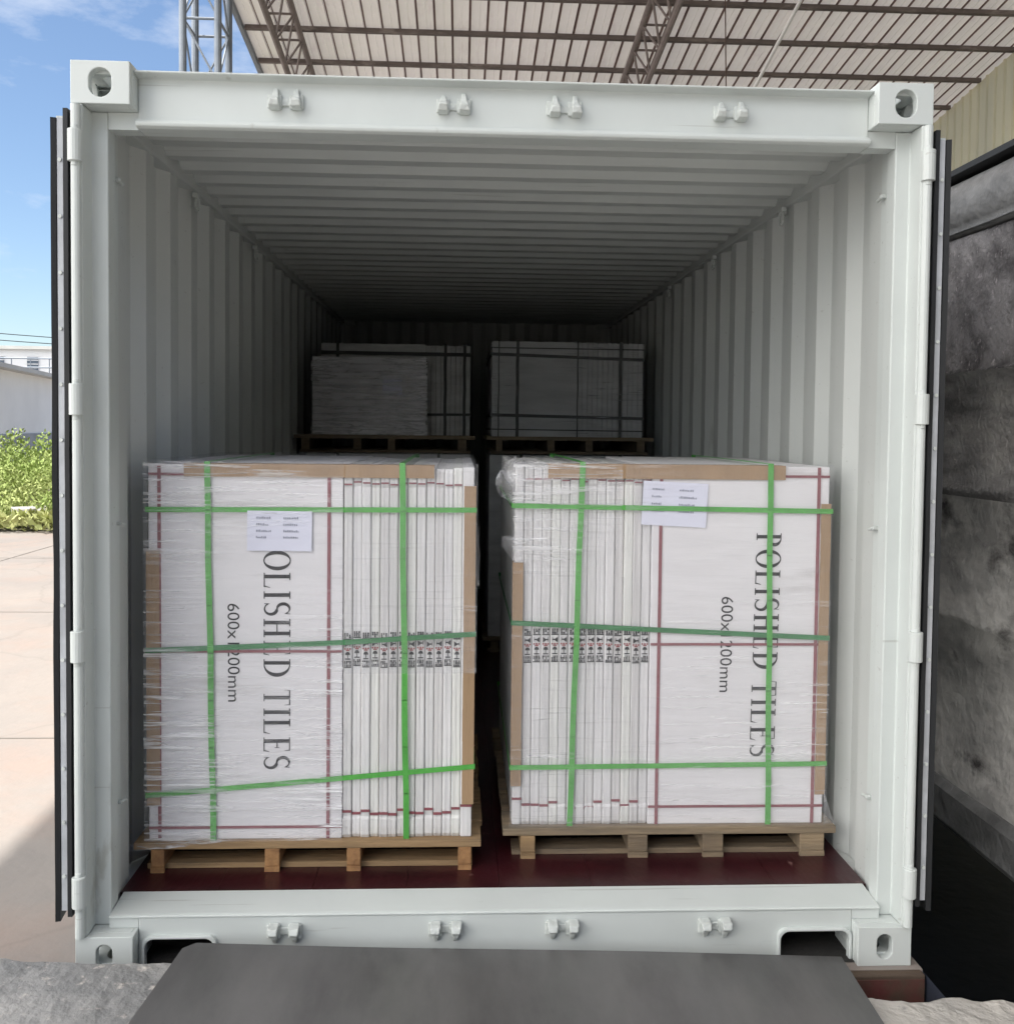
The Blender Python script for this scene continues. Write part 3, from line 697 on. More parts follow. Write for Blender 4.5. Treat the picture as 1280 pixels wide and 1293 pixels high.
def marks(mb, mr, x0, x1, zt, y, seed):
    """the handling marks printed round each carton: ruled lines, glass, arrows and small lettering"""
    r = random.Random(seed); w_ = x1-x0; k = [0]
    def b_(m_, a, c, za, zb):
        k[0] += 1; yy = y-.00006*(k[0] % 3)
        m_.quad((x0+a*w_, yy, zt-za+.0020), (x0+c*w_, yy, zt-za+.0020), (x0+c*w_, yy, zt-zb), (x0+a*w_, yy, zt-zb))
    for zz in (.008, .014, .020):                      # small lettering
        for q in range(3):
            if r.random() < .85: b_(mb, .14+.26*q, .30+.26*q+r.uniform(-.04, .05), zz, zz+.0036)
    b_(mb, .08, .92, .0265, .0280)
    # glass
    f = r.choice((-1, 1)); cx = x0+w_*.5
    mb.add([(cx-f*w_*.34, y-.0002, zt-.034), (cx-f*w_*.34, y-.0002, zt-.053), (cx+f*w_*.12, y-.0002, zt-.0435)], [(0, 1, 2)])
    b_(mb, .5 if f > 0 else .25, .75 if f > 0 else .5, .0425, .0450)
    b_(mb, .74 if f > 0 else .20, .80 if f > 0 else .26, .037, .050)
    for q in range(3): b_(mr, .12+.28*q, .30+.28*q, .0565, .0600)
    b_(mr, .30, .70, .0625, .0645)
    # umbrella mark
    vs = [(cx+f*w_*.30*math.cos(a)*.9, y-.00025, zt-.077+.0105*math.sin(a)) for a in [PI/2+PI*j/8-PI/2 for j in range(9)]]
    mb.add(vs, [tuple(range(9))]); b_(mb, .46, .54, .0775, .088); b_(mb, .2, .8, .0905, .0920)
    for zz in (.098, .104, .111):
        for q in range(4):
            if r.random() < .9: b_(mb, .12+.2*q, .22+.2*q+r.uniform(-.03, .06), zz, zz+.0040)
    b_(mb, .08, .92, .1175, .1185)
def edge_cartons(x0, x1, n_, yf, yb, z0, z1, zmark, parent, seed, redlo, redhi):
    r = random.Random(seed); wd = (x1-x0)/n_
    for i in range(n_):
        a = x0+i*wd+.0004; c = x0+(i+1)*wd-.0004; y = yf+.006+r.uniform(-.0035, .0035); z_t = z1-r.uniform(0, .006)
        m = MB()
        # cross-section with rounded corners and a shallow seam; slight bow over the height
        cs = [(0, .0045), (.05, .0015), (.14, 0), (.46, .0004), (.50, .0014), (.54, .0004), (.86, 0), (.95, .0015), (1, .0045)]
        zs = [z0, z0+.012, z0+.035, z0+.06, z0+.068, z0+.09, z0+.3, z0+.6, z0+.9, z_t-.075, z_t-.06, z_t-.05, z_t-.01, z_t]
        bulge = [.003, -.004, -.006, -.0045, .0015, 0, 0, 0, 0, 0, .0015, -.003, -.002, .003]
        jx = r.uniform(-.0006, .0006); ph = r.uniform(0, 9); base = len(m.v)
        for zz, bu in zip(zs, bulge):
            for u_, dd in cs:
                m.v.append((a+(c-a)*u_+jx, y+dd+bu*1.0+.0012*nz(zz*3, ph), zz))
            m.v.append((c, yb, zz)); m.v.append((a, yb, zz))
        q = len(cs)+2
        for j in range(len(zs)-1):
            for k in range(q):
                k2 = (k+1) % q; m.f.append((j*q+k, j*q+k2, (j+1)*q+k2, (j+1)*q+k))
        m.f.append(tuple(range(q))[::-1]); m.f.append(tuple((len(zs)-1)*q+k for k in range(q)))
        o = m.build('carton', EDGES[r.randrange(4)], parent)
        mk = MB(); mr = MB(); marks(mk, mr, a, c, zmark+r.uniform(-.003, .003), y-.0022, seed*50+i)
        mk.build('printed_marks', INK, o); mr.build('printed_marks', REDINK, o)
        zr = redlo+r.uniform(-.012, .016); m = MB()
        m.box(a+.0005, c-.0005, y-.0035, y+.004, zr-.0035, zr+.0035); m.build('red_band', RED, o); m = MB()
        zr = redhi+r.uniform(-.006, .006); m.box(a+.002, c-.002, y-.0045, y+.004, zr-.0025, zr+.0025)
        m.build('red_band', RED, o)
def film_sheet(x0, x1, yf, z0, z1, matl, parent, seed, nx=40, nz_=160, amp=.0045, name='stretch_film', sides=None):
    m = MB()
    for j in range(nz_+1):
        for i in range(nx+1):
            u_, v_ = i/nx, j/nz_; x = x0+(x1-x0)*u_; z = z0+(z1-z0)*v_
            y = yf-amp*(.5+nz(x*1.8+seed, z*26, seed))-amp*.6*abs(nz(x*5, z*60+x*8, seed+3))
            m.v.append((x, y, z))
    w_ = nx+1
    for j in range(nz_):
        for i in range(nx): m.f.append((j*w_+i, j*w_+i+1, (j+1)*w_+i+1, (j+1)*w_+i))
    return m.build(name, matl, parent, smooth=True)
def paper(cx0, cx1, z0, z1, y, tilt, parent):
    c = ((cx0+cx1)/2, (z0+z1)/2); ca, sa = math.cos(tilt), math.sin(tilt)
    def T(x, z): dx, dz = x-c[0], z-c[1]; return c[0]+dx*ca-dz*sa, c[1]+dx*sa+dz*ca
    m = MB(); n_ = 12
    for j in range(n_+1):
        for i in range(n_+1):
            x = cx0+(cx1-cx0)*i/n_; z = z0+(z1-z0)*j/n_; X_, Z_ = T(x, z)
            m.v.append((X_, y-.0006*nz(i*.35, j*.3, 1), Z_))
    for j in range(n_):
        for i in range(n_): a = j*(n_+1)+i; m.f.append((a, a+1, a+n_+2, a+n_+1))
    o = m.build('paper_sheet', PAPER, parent, smooth=True)
    # rows of tiny unreadable print
    r = random.Random(int(cx0*1000)); m = MB(); W_ = cx1-cx0; H_ = z1-z0
    for row, zz in enumerate((.80, .635, .47, .315)):
        for u0, n2 in ((.14, 9), (.56, 11)):
            x = cx0+W_*u0
            for q in range(n2-r.randint(0, 3)):
                w2 = r.uniform(.0022, .0042); h2 = r.uniform(.0045, .008); zb = z0+H_*zz
                P = [T(x, zb), T(x+w2, zb), T(x+w2, zb+h2), T(x, zb+h2)]
                m.add([(a, y-.0016, b_) for a, b_ in P], [(0, 1, 2, 3)]); x += w2+.0022
    m.build('small_print', GREYINK, o)
    return o

def angle_board(x, yf, z0, z1, sx, parent, w_=.040):
    m = MB(); n_ = 10
    a, c = sorted((x-sx*.003, x+sx*w_))
    for k in range(n_):
        za = z0+(z1-z0)*k/n_; zb = z0+(z1-z0)*(k+1)/n_; q = .0012*nz(k*.7, x*4)
        m.box(a+q, c+q, yf-.0035, yf-.0005, za, zb+.0002*(k % 2))
    a2, c2 = sorted((x-sx*.0035, x-sx*.0005)); m.box(a2, c2, yf-.003, yf+.045, z0, z1)
    return m.build('corner_board', BROWN, parent)

# --- left load
LA = thing('tile_load', (-.59, .85, .262), 'strapped load of white tile cartons on the left pallet, its left half glossy with film', 'pallet load', 'strapped loads of tile cartons')
yf, yb, z0, z1 = .330, 1.40, .2625, 1.462
m = MB(); m.box(-1.112, -.503, yf, yb, z0, z1); fc = m.build('front_carton', CARD, LA, bevel=.003)
m = MB(); serif_text(m, 'POLISHED TILES', -.752, .084, 1.248, .486, yf-.0012, .0); fc_t = m.build('printed_text', INK, fc)
m = MB(); sans_text(m, '600x1200mm', -.866, .038, 1.021, .707, yf-.0012, .002); m.build('printed_text', INK, fc)
for a, c in ((-.547, 0), (-1.078, 0)): m = MB(); m.box(a-.0052, a+.0052, yf-.0028, yf-.0004, z0+.001, z1-.002); m.build('red_band', RED, fc)
for z in (1.431, .869, .302): m = MB(); m.box(-1.111, -.504, yf-.0042, yf-.0029, z-.0042, z+.0042); m.build('red_band', RED, fc)
edge_cartons(-.5015, -.124, 13, yf, yb, z0, z1-.004, .936, LA, 4, .345, 1.405)
m = MB(); m.box(-.1235, -.087, yf+.002, yb, z0, z1-.002); oc = m.build('carton', EDGES[1], LA, bevel=.004)
m = MB(); m.box(-.123, -.0865, yf-.0015, yf+.004, .362, .369); m.build('red_band', RED, oc)
angle_board(-1.115, yf-.001, .375, 1.19, 1, LA, .038)
angle_board(-.0845, yf-.003, .372, 1.40, -1, LA, .034)
m = MB(); m.box(-1.0, -.215, yf-.0065, yf-.0045, 1.424, z1+.003); m.box(-1.0, -.215, yf-.006, yf+.07, z1+.0008, z1+.0030); m.build('top_board', BROWN, LA)
paper(-.803, -.600, 1.190, 1.317, yf-.0075, rad(-.5), LA)
vstrap(-.928, -.908, yf, yb, .258, z1, LA); vstrap(-.317, -.296, yf, yb, .258, z1, LA)
hstrap(-1.113, -.086, yf, yb, 1.319, 1.324, LA); hstrap(-1.113, -.086, yf, yb, .872, .926, LA, GREEN2, xm=-.5, zm=.898, off=.0075); hstrap(-1.113, -.086, yf, yb, .408, .496, LA, off=.0075)
film_sheet(-1.124, -.50, yf-.010, .250, z1+.012, FILM_A, LA, 2.0, amp=.006)
film_sheet(-.495, -.076, yf-.010, .80, z1+.010, FILM_B, LA, 5.0, nx=30, nz_=110)
m = MB(); m.box(-1.12, -.08, yf-.006, yb, z1+.012, z1+.0124); m.build('stretch_film', FILM_B, LA)

# --- right load
LB = thing('tile_load', (.58, .93, .266), 'strapped load of white tile cartons on the right pallet, white sheet near its top middle', 'pallet load', 'strapped loads of tile cartons')
yf, yb, z0, z1 = .412, 1.48, .2665, 1.468
m = MB(); m.box(.502, 1.096, yf, yb, z0, z1); fc = m.build('front_carton', CARD, LB, bevel=.003)
m = MB(); serif_text(m, 'POLISHED TILES', .853, .084, 1.249, .492, yf-.0012, -.010); m.build('printed_text', INK, fc)
m = MB(); sans_text(m, '600x1200mm', .739, .040, 1.033, .713, yf-.0012, -.002); m.build('printed_text', INK, fc)
for a in (.531, 1.060): m = MB(); m.box(a-.0052, a+.0052, yf-.0028, yf-.0004, z0+.001, z1-.002); m.build('red_band', RED, fc)
for z in (1.436, .874, .327): m = MB(); m.box(.503, 1.095, yf-.0042, yf-.0029, z-.0042, z+.0042); m.build('red_band', RED, fc)
edge_cartons(.0795, .5005, 14, yf, yb, z0, z1-.004, .930, LB, 9, .333, 1.418)
m = MB(); m.box(.048, .0785, yf+.002, yb, z0, z1-.002); oc = m.build('carton', EDGES[1], LB, bevel=.006)
m = MB(); m.box(.0475, .079, yf-.0015, yf+.004, .352, .359); m.build('red_band', RED, oc)
angle_board(.0465, yf-.003, .400, 1.145, 1, LB, .030)
angle_board(1.0985, yf-.001, .365, 1.345, -1, LB, .030)
m = MB(); m.box(.155, .945, yf-.0065, yf-.0045, 1.424, z1+.003); m.box(.155, .945, yf-.006, yf+.07, z1+.0008, z1+.0030); m.build('top_board', BROWN, LB)
paper(.468, .684, 1.268, 1.414, yf-.0046, rad(-2.6), LB)
vstrap(.268, .240, yf, yb, .262, z1, LB); vstrap(.893, .908, yf, yb, .262, z1, LB)
hstrap(.047, 1.097, yf, yb, 1.333, 1.321, LB, off=.0085); hstrap(.047, 1.097, yf, yb, .946, .896, LB, GREEN2, off=.0075); hstrap(.047, 1.097, yf, yb, .463, .471, LB, off=.0075)
film_sheet(.040, .40, yf-.010, 1.10, z1+.010, FILM_A, LB, 8.0, nx=30, nz_=70, amp=.007)
film_sheet(.040, 1.104, yf-.014, .262, 1.10, FILM_B, LB, 12.0, nx=40, nz_=120, amp=.003)
film_sheet(.41, 1.104, yf-.012, 1.10, z1+.008, FILM_B, LB, 13.0, nx=30, nz_=50, amp=.003)
# loose tails of film in the gap and on the corners
def crumple(pts_fn, nu, nv, name, parent, seed, amp=.014, matl=FILM_C):
    m = MB()
    for j in range(nv+1):
        for i in range(nu+1):
            p_ = pts_fn(i/nu, j/nv); k = nz(p_.x*24+seed, p_.z*18, seed)+.6*abs(nz(p_.x*60, p_.z*50, seed)); 
            m.v.append(tuple(p_+Vector((amp*nz(p_.z*20, seed, 1), amp*2.2*k, amp*.6*nz(p_.x*30, p_.z*14, seed)))))
    for j in range(nv):
        for i in range(nu): a = j*(nu+1)+i; m.f.append((a, a+1, a+nu+2, a+nu+1))
    return m.build(name, matl, parent, smooth=True)
crumple(lambda u_, v_: Vector((.050-(.075*math.sin(PI*min(1, v_*1.0))**.6*(1-.25*v_))*(1-u_), .405+.02*u_, 1.335+.16*v_)), 14, 24, 'film_tail', LB, 1.0)
crumple(lambda u_, v_: Vector((.16-.17*(1-u_), .44-.05*v_, 1.470+.022*math.sin(PI*u_)*v_)), 20, 6, 'film_tail', LB, 4.0, .008)
crumple(lambda u_, v_: Vector((.050-.045*(1-u_)*min(1, 1.6*v_), .41, 1.145+.085*v_)), 10, 14, 'film_tail', LB, 6.0, .008)
crumple(lambda u_, v_: Vector((-.085+.016*u_, .335, 1.08+.19*v_)), 6, 24, 'film_tail', LA, 7.0, .008)
crumple(lambda u_, v_: Vector((1.098+.040*u_*(1-v_), .405, .266+.13*v_*(1-.2*u_))), 8, 14, 'film_tail', LB, 9.0, .003)
crumple(lambda u_, v_: Vector((-1.19+.36*u_, .300, .262-.030*v_*(1-u_)+.008*u_)), 20, 5, 'film_tail', LA, 11.0, .005, FILM_A)

# ------------------------------------------------------------------ rear stacks
def rear_lower(x0, x1, y0, label_l, label_p):
    pallet(((x0+x1)/2, y0+.55, .165), x0-.03, x1+.03, y0-.02, y0+1.10, .165, .24, .262, [(x0+.02, x0+.07, 3), ((x0+x1)/2-.15, (x0+x1)/2-.1, 3), ((x0+x1)/2+.15, (x0+x1)/2+.2, 3), (x1-.07, x1-.02, 3)], label_p, (1, 3), 'wooden pallets')
    t = thing('tile_load', ((x0+x1)/2, y0+.55, .2625), label_l, 'pallet load', 'strapped loads of tile cartons')
    for k in range(6):
        m = MB(); a = x0+(x1-x0)*k/6; m.box(a+.001, a+(x1-x0)/6-.001, y0, y0+1.08, .263, 1.418); m.build('carton', DUSTY, t, bevel=.003)
    for x in (x0+.2, x1-.2): vstrap(x, x, y0, y0+1.08, .262, 1.418, t, DARKSTRAP, off=.004)
    return t
rear_lower(-1.10, -.07, 3.42, 'dark strapped load beneath the wrapped box and its grey stack, far inside on the left', 'pallet on the container floor under the lower rear load on the left')
rear_lower(.05, 1.08, 3.42, 'dark strapped load beneath the grey stack, far inside on the right', 'pallet on the container floor under the lower rear load on the right')
# intermediate row is hidden behind the front loads and not built
pallet((-.6, 3.95, 1.425), -1.165, -.040, 3.38, 4.46, 1.425, 1.512, 1.535, [(-1.12, -1.07, 3), (-.80, -.75, 3), (-.585, -.540, 3), (-.150, -.095, 3)], 'dark pallet raised behind the left load, carrying the shiny wrapped box', (1, 3), 'wooden pallets')
pallet((.57, 3.95, 1.425), .03, 1.085, 3.38, 4.46, 1.425, 1.512, 1.535, [(.09, .13, 3), (.415, .460, 3), (.655, .70, 3), (.98, 1.03, 3)], 'dark pallet raised behind the right load, under the grey stack', (1, 3), 'wooden pallets')
t = thing('tile_load', (-.6, 4.0, 1.535), 'dim grey strapped stack in the back on the left, behind the shiny wrapped box', 'pallet load', 'strapped loads of tile cartons')
m = MB(); m.box(-1.035, -.36, 3.64, 4.44, 1.5355, 2.125); m.build('carton', DUSTY, t, bevel=.004)
for k in range(9):
    a = -.359+.287*k/9; m = MB(); m.box(a+.001, a+.287/9-.001, 3.645, 4.44, 1.5355, 2.118); m.build('carton', DUSTY, t, bevel=.002)
for x in (-.93, -.235, -.11): vstrap(x, x, 3.64, 4.44, 1.5355, 2.125, t, DARKSTRAP, off=.004)
hstrap(-1.035, -.072, 3.64, 4.44, 2.065, 2.06, t, DARKSTRAP, off=.004, w_=.024); hstrap(-1.035, -.072, 3.64, 4.44, 1.665, 1.672, t, DARKSTRAP, off=.004)
bxw = thing('wrapped_carton_stack', (-.7, 3.5, 1.535), 'small stack of cartons in shiny crinkled film on the raised left pallet', 'wrapped stack')
for k in range(11):
    a = 1.536+k*.0440; m = MB(); j = .001*nz(k*1.7, 5)
    m.box(-1.055+j, -.350+j, 3.40, 3.62, a+.001, a+.043); m.build('carton', CARD, bxw, bevel=.002)
vstrap(-.47, -.47, 3.40, 3.62, 1.5355, 2.021, bxw, WHITEP, off=.004)
film_sheet(-1.064, -.342, 3.394, 1.536, 2.028, FILM_D, bxw, 21.0, nx=50, nz_=90, amp=.005)
m = MB(); m.box(-.62, -.50, 3.3915, 3.3925, 1.79, 1.90); m.build('paper_sheet', PAPER, bxw)
t = thing('tile_load', (.55, 4.0, 1.535), 'dim grey strapped stack in the back on the right', 'pallet load', 'strapped loads of tile cartons')
m = MB(); m.box(.062, .60, 3.41, 4.44, 1.5355, 2.133); m.build('carton', DUSTY, t, bevel=.004)
for k in range(13):
    a = .6015+.416*k/13; m = MB(); m.box(a+.001, a+.416/13-.001, 3.415, 4.44, 1.5355, 2.128); m.build('carton', DUSTY, t, bevel=.002)
for x in (.104, .222, .602, .873): vstrap(x, x, 3.41, 4.44, 1.5355, 2.133, t, DARKSTRAP, off=.004, w_=.020 if x in (.222, .873) else .008)
hstrap(.060, 1.018, 3.41, 4.44, 2.052, 2.026, t, DARKSTRAP, off=.005, w_=.02); hstrap(.060, 1.018, 3.41, 4.44, 1.67, 1.655, t, DARKSTRAP, off=.005, w_=.02)
hstrap(.060, 1.018, 3.41, 4.44, 2.092, 2.09, t, DARKSTRAP, off=.004, w_=.008); hstrap(.060, 1.018, 3.41, 4.44, 1.58, 1.575, t, DARKSTRAP, off=.004, w_=.008)
film_sheet(.056, 1.024, 3.40, 1.536, 2.136, FILM_B, t, 31.0, nx=40, nz_=60, amp=.006)

# ------------------------------------------------------------------ ramp plate, wood block
m = MB(); nx_, ny_ = 40, 26
def plate_pt(u_, v_, dz):
    y = -.020-2.6*v_; xl = -.900-.10*v_*2.4; xr = 1.000-.135*v_*.9
    if v_ < .012: xl += .028*(1-v_/.012); xr -= .0
    x = xl+(xr-xl)*u_
    z = .0785-.0353*x+.004*nz(x*1.3, y*1.3)+.010*v_
    return (x, y, z+dz)
vs = [0, .004, .012]+[.012+(1-.012)*k/ny_ for k in range(1, ny_+1)]
for dz in (0, -.009):
    for v_ in vs:
        for i in range(nx_+1): m.v.append(plate_pt(i/nx_, v_, dz))
w_ = nx_+1; R0 = len(vs); off = w_*R0
for j in range(R0-1):
    for i in range(nx_):
        m.f.append((j*w_+i, j*w_+i+1, (j+1)*w_+i+1, (j+1)*w_+i)); m.f.append((off+j*w_+i, off+(j+1)*w_+i, off+(j+1)*w_+i+1, off+j*w_+i+1))
for i in range(nx_): m.f.append((i, off+i, off+i+1, i+1)); a = (R0-1)*w_+i; m.f.append((a, a+1, off+a+1, off+a))
for j in range(R0-1):
    a, c = j*w_, (j+1)*w_; m.f.append((a, c, off+c, off+a)); a, c = a+nx_, c+nx_; m.f.append((a, off+a, off+c, c))
tag(m.build('ramp_plate', PLATE, org=(.05, -1.3, .08)), 'large dark steel plate bridging the dock edge to the container sill', 'ramp plate')
m = MB(); m.box(.86, 1.240, -.050, .24, -.125, -.0015)
bl = m.build('wood_block', mat('old_dark_timber', (.11, .075, .05), .85, col2=(.05, .036, .028), vscale=6, vstretch=(.3, 3, 3), bump=.6, bscale=30), org=(1.12, .1, -.11), bevel=.004); tag(bl, 'dark weathered timber block under the lower right corner of the container', 'wood block')
m = MB(); m.box(.865, 1.235, -.0545, -.0505, -.124, -.012); m.build('red_paint_patch', mat('old_red_paint', (.11, .022, .022), .8, col2=(.07, .045, .03), vscale=9, bump=.4, bscale=30), bl)

# ------------------------------------------------------------------ grimy trailer body at the right
GR_UP = mat('stained_panel', (.26, .25, .255), .75, col2=(.075, .07, .073), vscale=7, vstretch=(1, .7, .8), detail=15, bump=1.0, bscale=45, lo=.40, hi=.60, spots=((.42, .39, .40), 40, .60, .68, (1, 1, .7)))
GR_LO = mat('bleached_panel', (.36, .35, .34), .8, col2=(.66, .64, .61), vscale=4.5, vstretch=(1, .7, 1.6), detail=15, bump=1.0, bscale=22, lo=.40, hi=.62, spots=((.07, .065, .065), 3.6, .54, .68, (1, .6, 1)))
tr = thing('trailer_body', (2.95, 3.0, -.95), 'grimy blackened steel trailer body parked right of the container', 'trailer')
TX = 1.75; TY0, TY1 = -1.2, 7.5
sec = [(TX+.02, .12), (TX+.02, .30), (TX+.035, .32), (TX+.035, .86), (TX+.022, .875), (TX+.035, .89), (TX+.035, 1.34), (TX+.020, 1.355), (TX+.020, 1.375), (TX+.035, 1.39),
       (TX+.035, 1.80), (TX+.020, 1.815), (TX+.035, 1.83), (TX+.035, 2.335)]
m = MB(); ny = 150
for k in range(ny+1):
    y = TY0+(TY1-TY0)*k/ny
    for x, z in sec: m.v.append((x+.010*nz(y*1.3, z*1.7)+.005*nz(y*5, z*5, 2), y, z+.006*nz(y*.8, z*2, 5)))
q = len(sec)
for k in range(ny):
    for i in range(q-1): m.f.append((k*q+i, k*q+i+1, (k+1)*q+i+1, (k+1)*q+i))
sp = m.build('side_panel', [GRIME, GR_UP, GR_LO], tr, smooth=True)
for p_ in sp.data.polygons:
    i_ = p_.index % (q-1); p_.material_index = 1 if i_ >= 11 else (2 if i_ <= 5 else 0)
m = MB(); m.box(TX+.06, 4.1, TY0, TY1, .12, 2.5); m.build('body_core', GRIME, tr)
m = MB()          # rounded top rail
pr = [(TX+.06, 2.34), (TX+.005, 2.352)]+[(TX+.075-.09*math.cos(a), 2.455-.105*math.cos(a*0+0)*0+.11*math.sin(a)-.0) for a in [rad(-60+18*k) for k in range(9)]]+[(TX+.20, 2.585), (TX+.20, 2.34)]
for k in range(ny+1):
    y = TY0+(TY1-TY0)*k/ny
    for x, z in pr: m.v.append((x+.006*nz(y*2, z*3, 7), y, z+.005*nz(y*2.2, 1, 4)))
q = len(pr)
for k in range(ny):
    for i in range(q-1): m.f.append((k*q+i, (k+1)*q+i, (k+1)*q+i+1, k*q+i+1))
m.build('top_rail', GRIME2, tr, smooth=True)
m = MB(); m.box(TX+.0, TX+.25, TY0, TY1, 2.575, 2.597); m.build('cover_edge', RUBBER, tr)
m = MB(); m.prism([(TX+.05, .05), (TX+.01, .06), (TX-.012, .09), (TX-.012, .21), (TX+.012, .24), (TX+.05, .245)], 1, TY0, TY1); m.build('bottom_rail', GRIME2, tr, bevel=.006)
for yy in (5.3, 6.5):
    for xx in (2.0, 3.7):
        m = MB(); m.tube((xx-.14, yy, -.45), (xx+.14, yy, -.45), .49, 28); m.build('wheel', RUBBER, tr, bevel=.03)
m = MB(); m.box(2.1, 2.22, -1.0, 7.2, -.15, .118); m.box(3.6, 3.72, -1.0, 7.2, -.15, .118); m.tube((2.0, 5.3, -.45), (3.7, 5.3, -.45), .06); m.tube((2.0, 6.5, -.45), (3.7, 6.5, -.45), .06)
m.box(2.12, 2.2, 5.2, 6.6, -.45, -.15); m.box(3.62, 3.7, 5.2, 6.6, -.45, -.15); m.box(2.1, 2.2, 4.2, 4.3, -.949, -.151); m.box(3.6, 3.7, 4.2, 4.3, -.949, -.151)
m.build('chassis', RUBBER, tr)
# latch hardware on the trailer's top corner
m = MB(); m.tube((TX-.02, 1.55, 2.68), (TX+.10, 1.55, 2.68), .018, 8); m.tube((TX+.06, 1.55, 2.58), (TX+.06, 1.55, 2.68), .012, 8); m.tube((TX+.0, 1.5, 2.60), (TX+.08, 1.62, 2.66), .010, 6)
m.build('latch', RUSTY, tr)

# ------------------------------------------------------------------ left distance: weeds, rubble, buildings, wires
def weeds(n_, x0, x1, y0, y1, hfun, size, matl, name, label, seed, org):
    r = random.Random(seed); m = MB()
    for k in range(n_):
        x = r.uniform(x0, x1); y = r.uniform(y0, y1); h = hfun(x, y)
        if h < .03: continue
        z = h*r.random()**.6; l = size*r.uniform(.6, 1.6)
        a = r.uniform(0, 2*PI); el = r.uniform(.2, 1.3); d = Vector((math.cos(a)*math.cos(el), math.sin(a)*math.cos(el), math.sin(el)))
        sd = d.cross(Vector((r.uniform(-1, 1), r.uniform(-1, 1), r.uniform(-.3, .3)))).normalized()*l*.22
        p_ = Vector((x, y, z)); m.add([p_, p_+d*l*.5+sd, p_+d*l, p_+d*l*.5-sd], [(0, 1, 2, 3)])
    o = m.build(name, matl, org=org); tag(o, label, 'weeds', kind='stuff'); return o
def hb(x, y):
    c = 1.05+.6*nz(x*.9, y*.5, 2)+.55*nz(x*2.6, y*2, 6); t = min(1, max(0, (y-12.2)/1.9))*min(1, max(0, (17.2-y)/1.0)); return c*t**.6
weeds(105000, -15, -4.3, 12.3, 17, hb, .062, LEAF, 'bushy_weeds', 'tall bright green weeds along the far wall at the left', 5, (-9, 14, 0))
weeds(15000, -14, -4.3, 11.7, 13.6, lambda x, y: .16+.14*nz(x*1.2, y*1.5), .13, LEAF2, 'low_grass', 'low grass fringe between the sunny concrete and the weeds', 6, (-9, 12.3, 0))
m = MB()
for i in range(60):
    for j in range(14):
        a = (-15+.19*i, 12.0+.4*j); P = [(a[0], a[1]), (a[0]+.19, a[1]), (a[0]+.19, a[1]+.4), (a[0], a[1]+.4)]
        m.add([(x, y, .012+.35*max(0, hb(x, y))*.8) for x, y in P], [(0, 1, 2, 3)])
tag(m.build('soil', SOIL, smooth=True), kind='structure', label='weedy soil bank')
r = random.Random(11)
for k in range(26):
    x = -6.75+r.gauss(0, .35)+.2; y = 12.4+r.uniform(-.25, .5); s_ = r.uniform(.05, .16)
    m = MB(); z = s_*.45+(.25*r.random() if abs(x+6.5) < .3 else 0)
    nn = 6; vs = []; 
    for a in range(nn):
        for e in (-1, 1):
            f = r.uniform(.7, 1.15); vs.append((x+s_*f*math.cos(2*PI*a/nn)*1.2, y+s_*f*math.sin(2*PI*a/nn), max(.002, z+e*s_*.45*r.uniform(.6, 1.2))))
    fs = [(2*i, 2*((i+1) % nn), 2*((i+1) % nn)+1, 2*i+1) for i in range(nn)]+[tuple(2*i for i in range(nn))[::-1], tuple(2*i+1 for i in range(nn))]
    m.add(vs, fs); tag(m.build('rubble_stone', STONE, org=(x, y, 0), bevel=.01), 'pale broken stone in the rubble heap before the green weeds', 'stone', 'stones of the rubble heap')
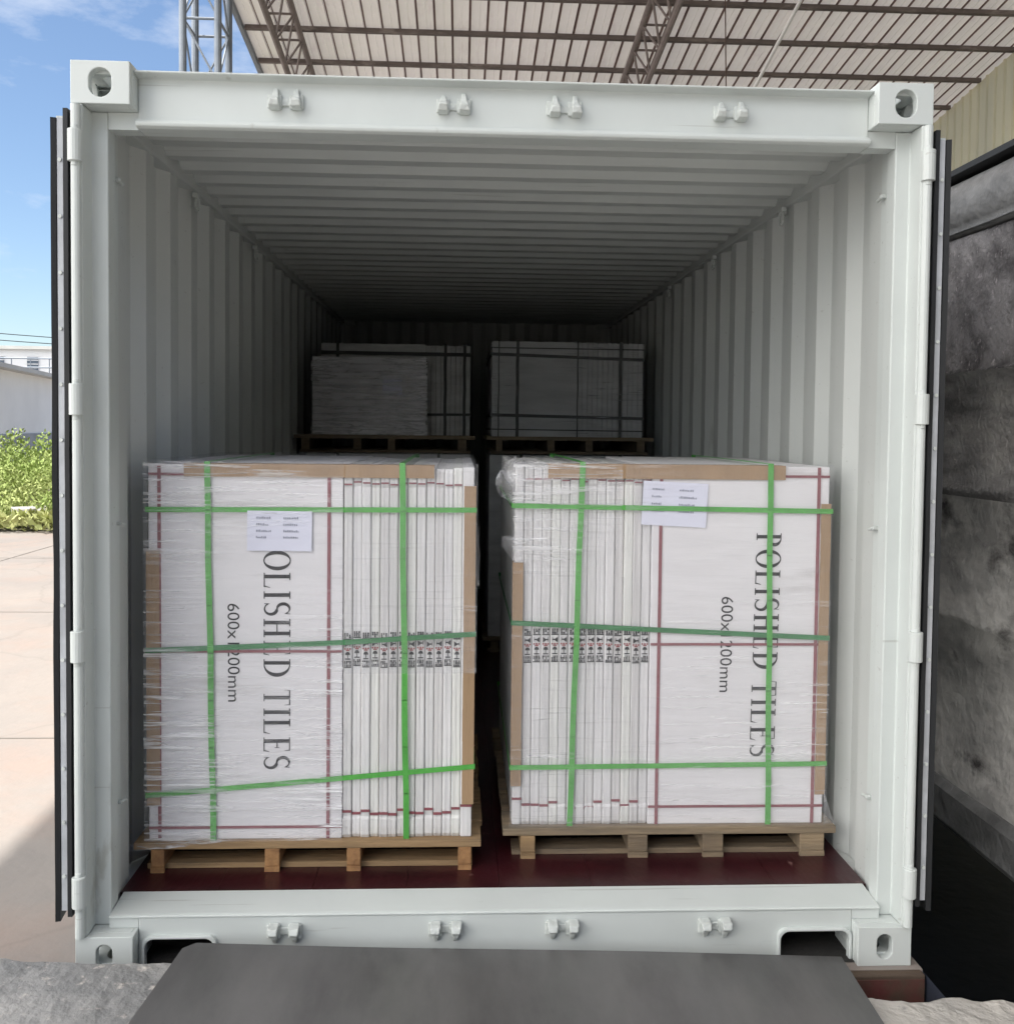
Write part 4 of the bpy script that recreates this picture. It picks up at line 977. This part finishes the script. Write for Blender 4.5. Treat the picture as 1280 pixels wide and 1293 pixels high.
# long low building whose wall runs away from the camera
A = Vector((-11.4, 21.4)); D = Vector((-.9, 5.2)).normalized(); Nn = Vector((-D.y, D.x))
bld = thing('warehouse', (-12.4, 22, 0), 'long low grey warehouse with a dark plinth behind the green weeds', 'building')
def strip(mb, t0, t1, n0, n1, za, zb, zc=None):
    P = [A+D*t0+Nn*n0, A+D*t1+Nn*n0, A+D*t1+Nn*n1, A+D*t0+Nn*n1]
    zt = [zb, zb, zc if zc else zb, zc if zc else zb]
    mb.add([(p_.x, p_.y, za) for p_ in P]+[(p_.x, p_.y, z) for p_, z in zip(P, zt)], [(3, 2, 1, 0), (4, 5, 6, 7), (0, 1, 5, 4), (1, 2, 6, 5), (2, 3, 7, 6), (3, 0, 4, 7)])
m = MB(); strip(m, -9, 14, 0, 6, 1.30, 2.92); m.build('wall', BWALL, bld)
m = MB(); strip(m, -9, 14, -.04, 6.04, 0, 1.298); m.build('plinth', BBASE, bld)
m = MB(); strip(m, -9.2, 14.2, -.35, 6.2, 2.921, 3.03, 3.35); m.build('roof', BROOF, bld)
h = thing('white_building', (-19, 40, 0), 'white building with railings rising behind the low grey warehouse', 'building')
m = MB(); m.box(-26, -15.2, 38, 46, 0, 4.55); m.build('wall', BWHITE, h)
m = MB(); m.box(-26.2, -15.0, 37.8, 46.2, 4.551, 4.68); m.build('roof', BROOF, h)
for x in (-18.9, -17.55, -16.3):
    m = MB(); m.box(x, x+.42, 37.95, 37.998, 3.35, 4.25); f = m.build('window', BWIN, h)
    m = MB(); [m.box(x-.03, x+.45, 37.93, 37.949, 3.33+.155*k, 3.36+.155*k) for k in range(7)]; m.build('louvre', BWHITE, f)
m = MB()
for z in (3.3, 3.75, 4.1): m.tube((-24, 36.5, z), (-14.6, 36.5, z), .03, 6)
for k in range(14): m.tube((-24+.72*k, 36.5, 0), (-24+.72*k, 36.5, 4.1), .022, 6)
tag(m.build('railing', PIPE, org=(-19, 36.5, 0)), 'thin metal railing in front of the white building', 'railing')
for k, (za, zb) in enumerate(((3.66, 3.44), (3.50, 3.32))):
    m = MB(); pts = [Vector((-14+10*u_/12, 17+6*u_/12, (za+(zb-za)*u_/12)-.10*math.sin(PI*u_/12)+.05)) for u_ in range(13)]
    for a, c in zip(pts[:-1], pts[1:]): m.tube(a, c, .009, 5)
    tag(m.build('overhead_wire', RUBBER, org=(-9, 20, 3)), ('upper' if k == 0 else 'lower')+' of two thin wires strung over the green weeds', 'wire', 'overhead wires')
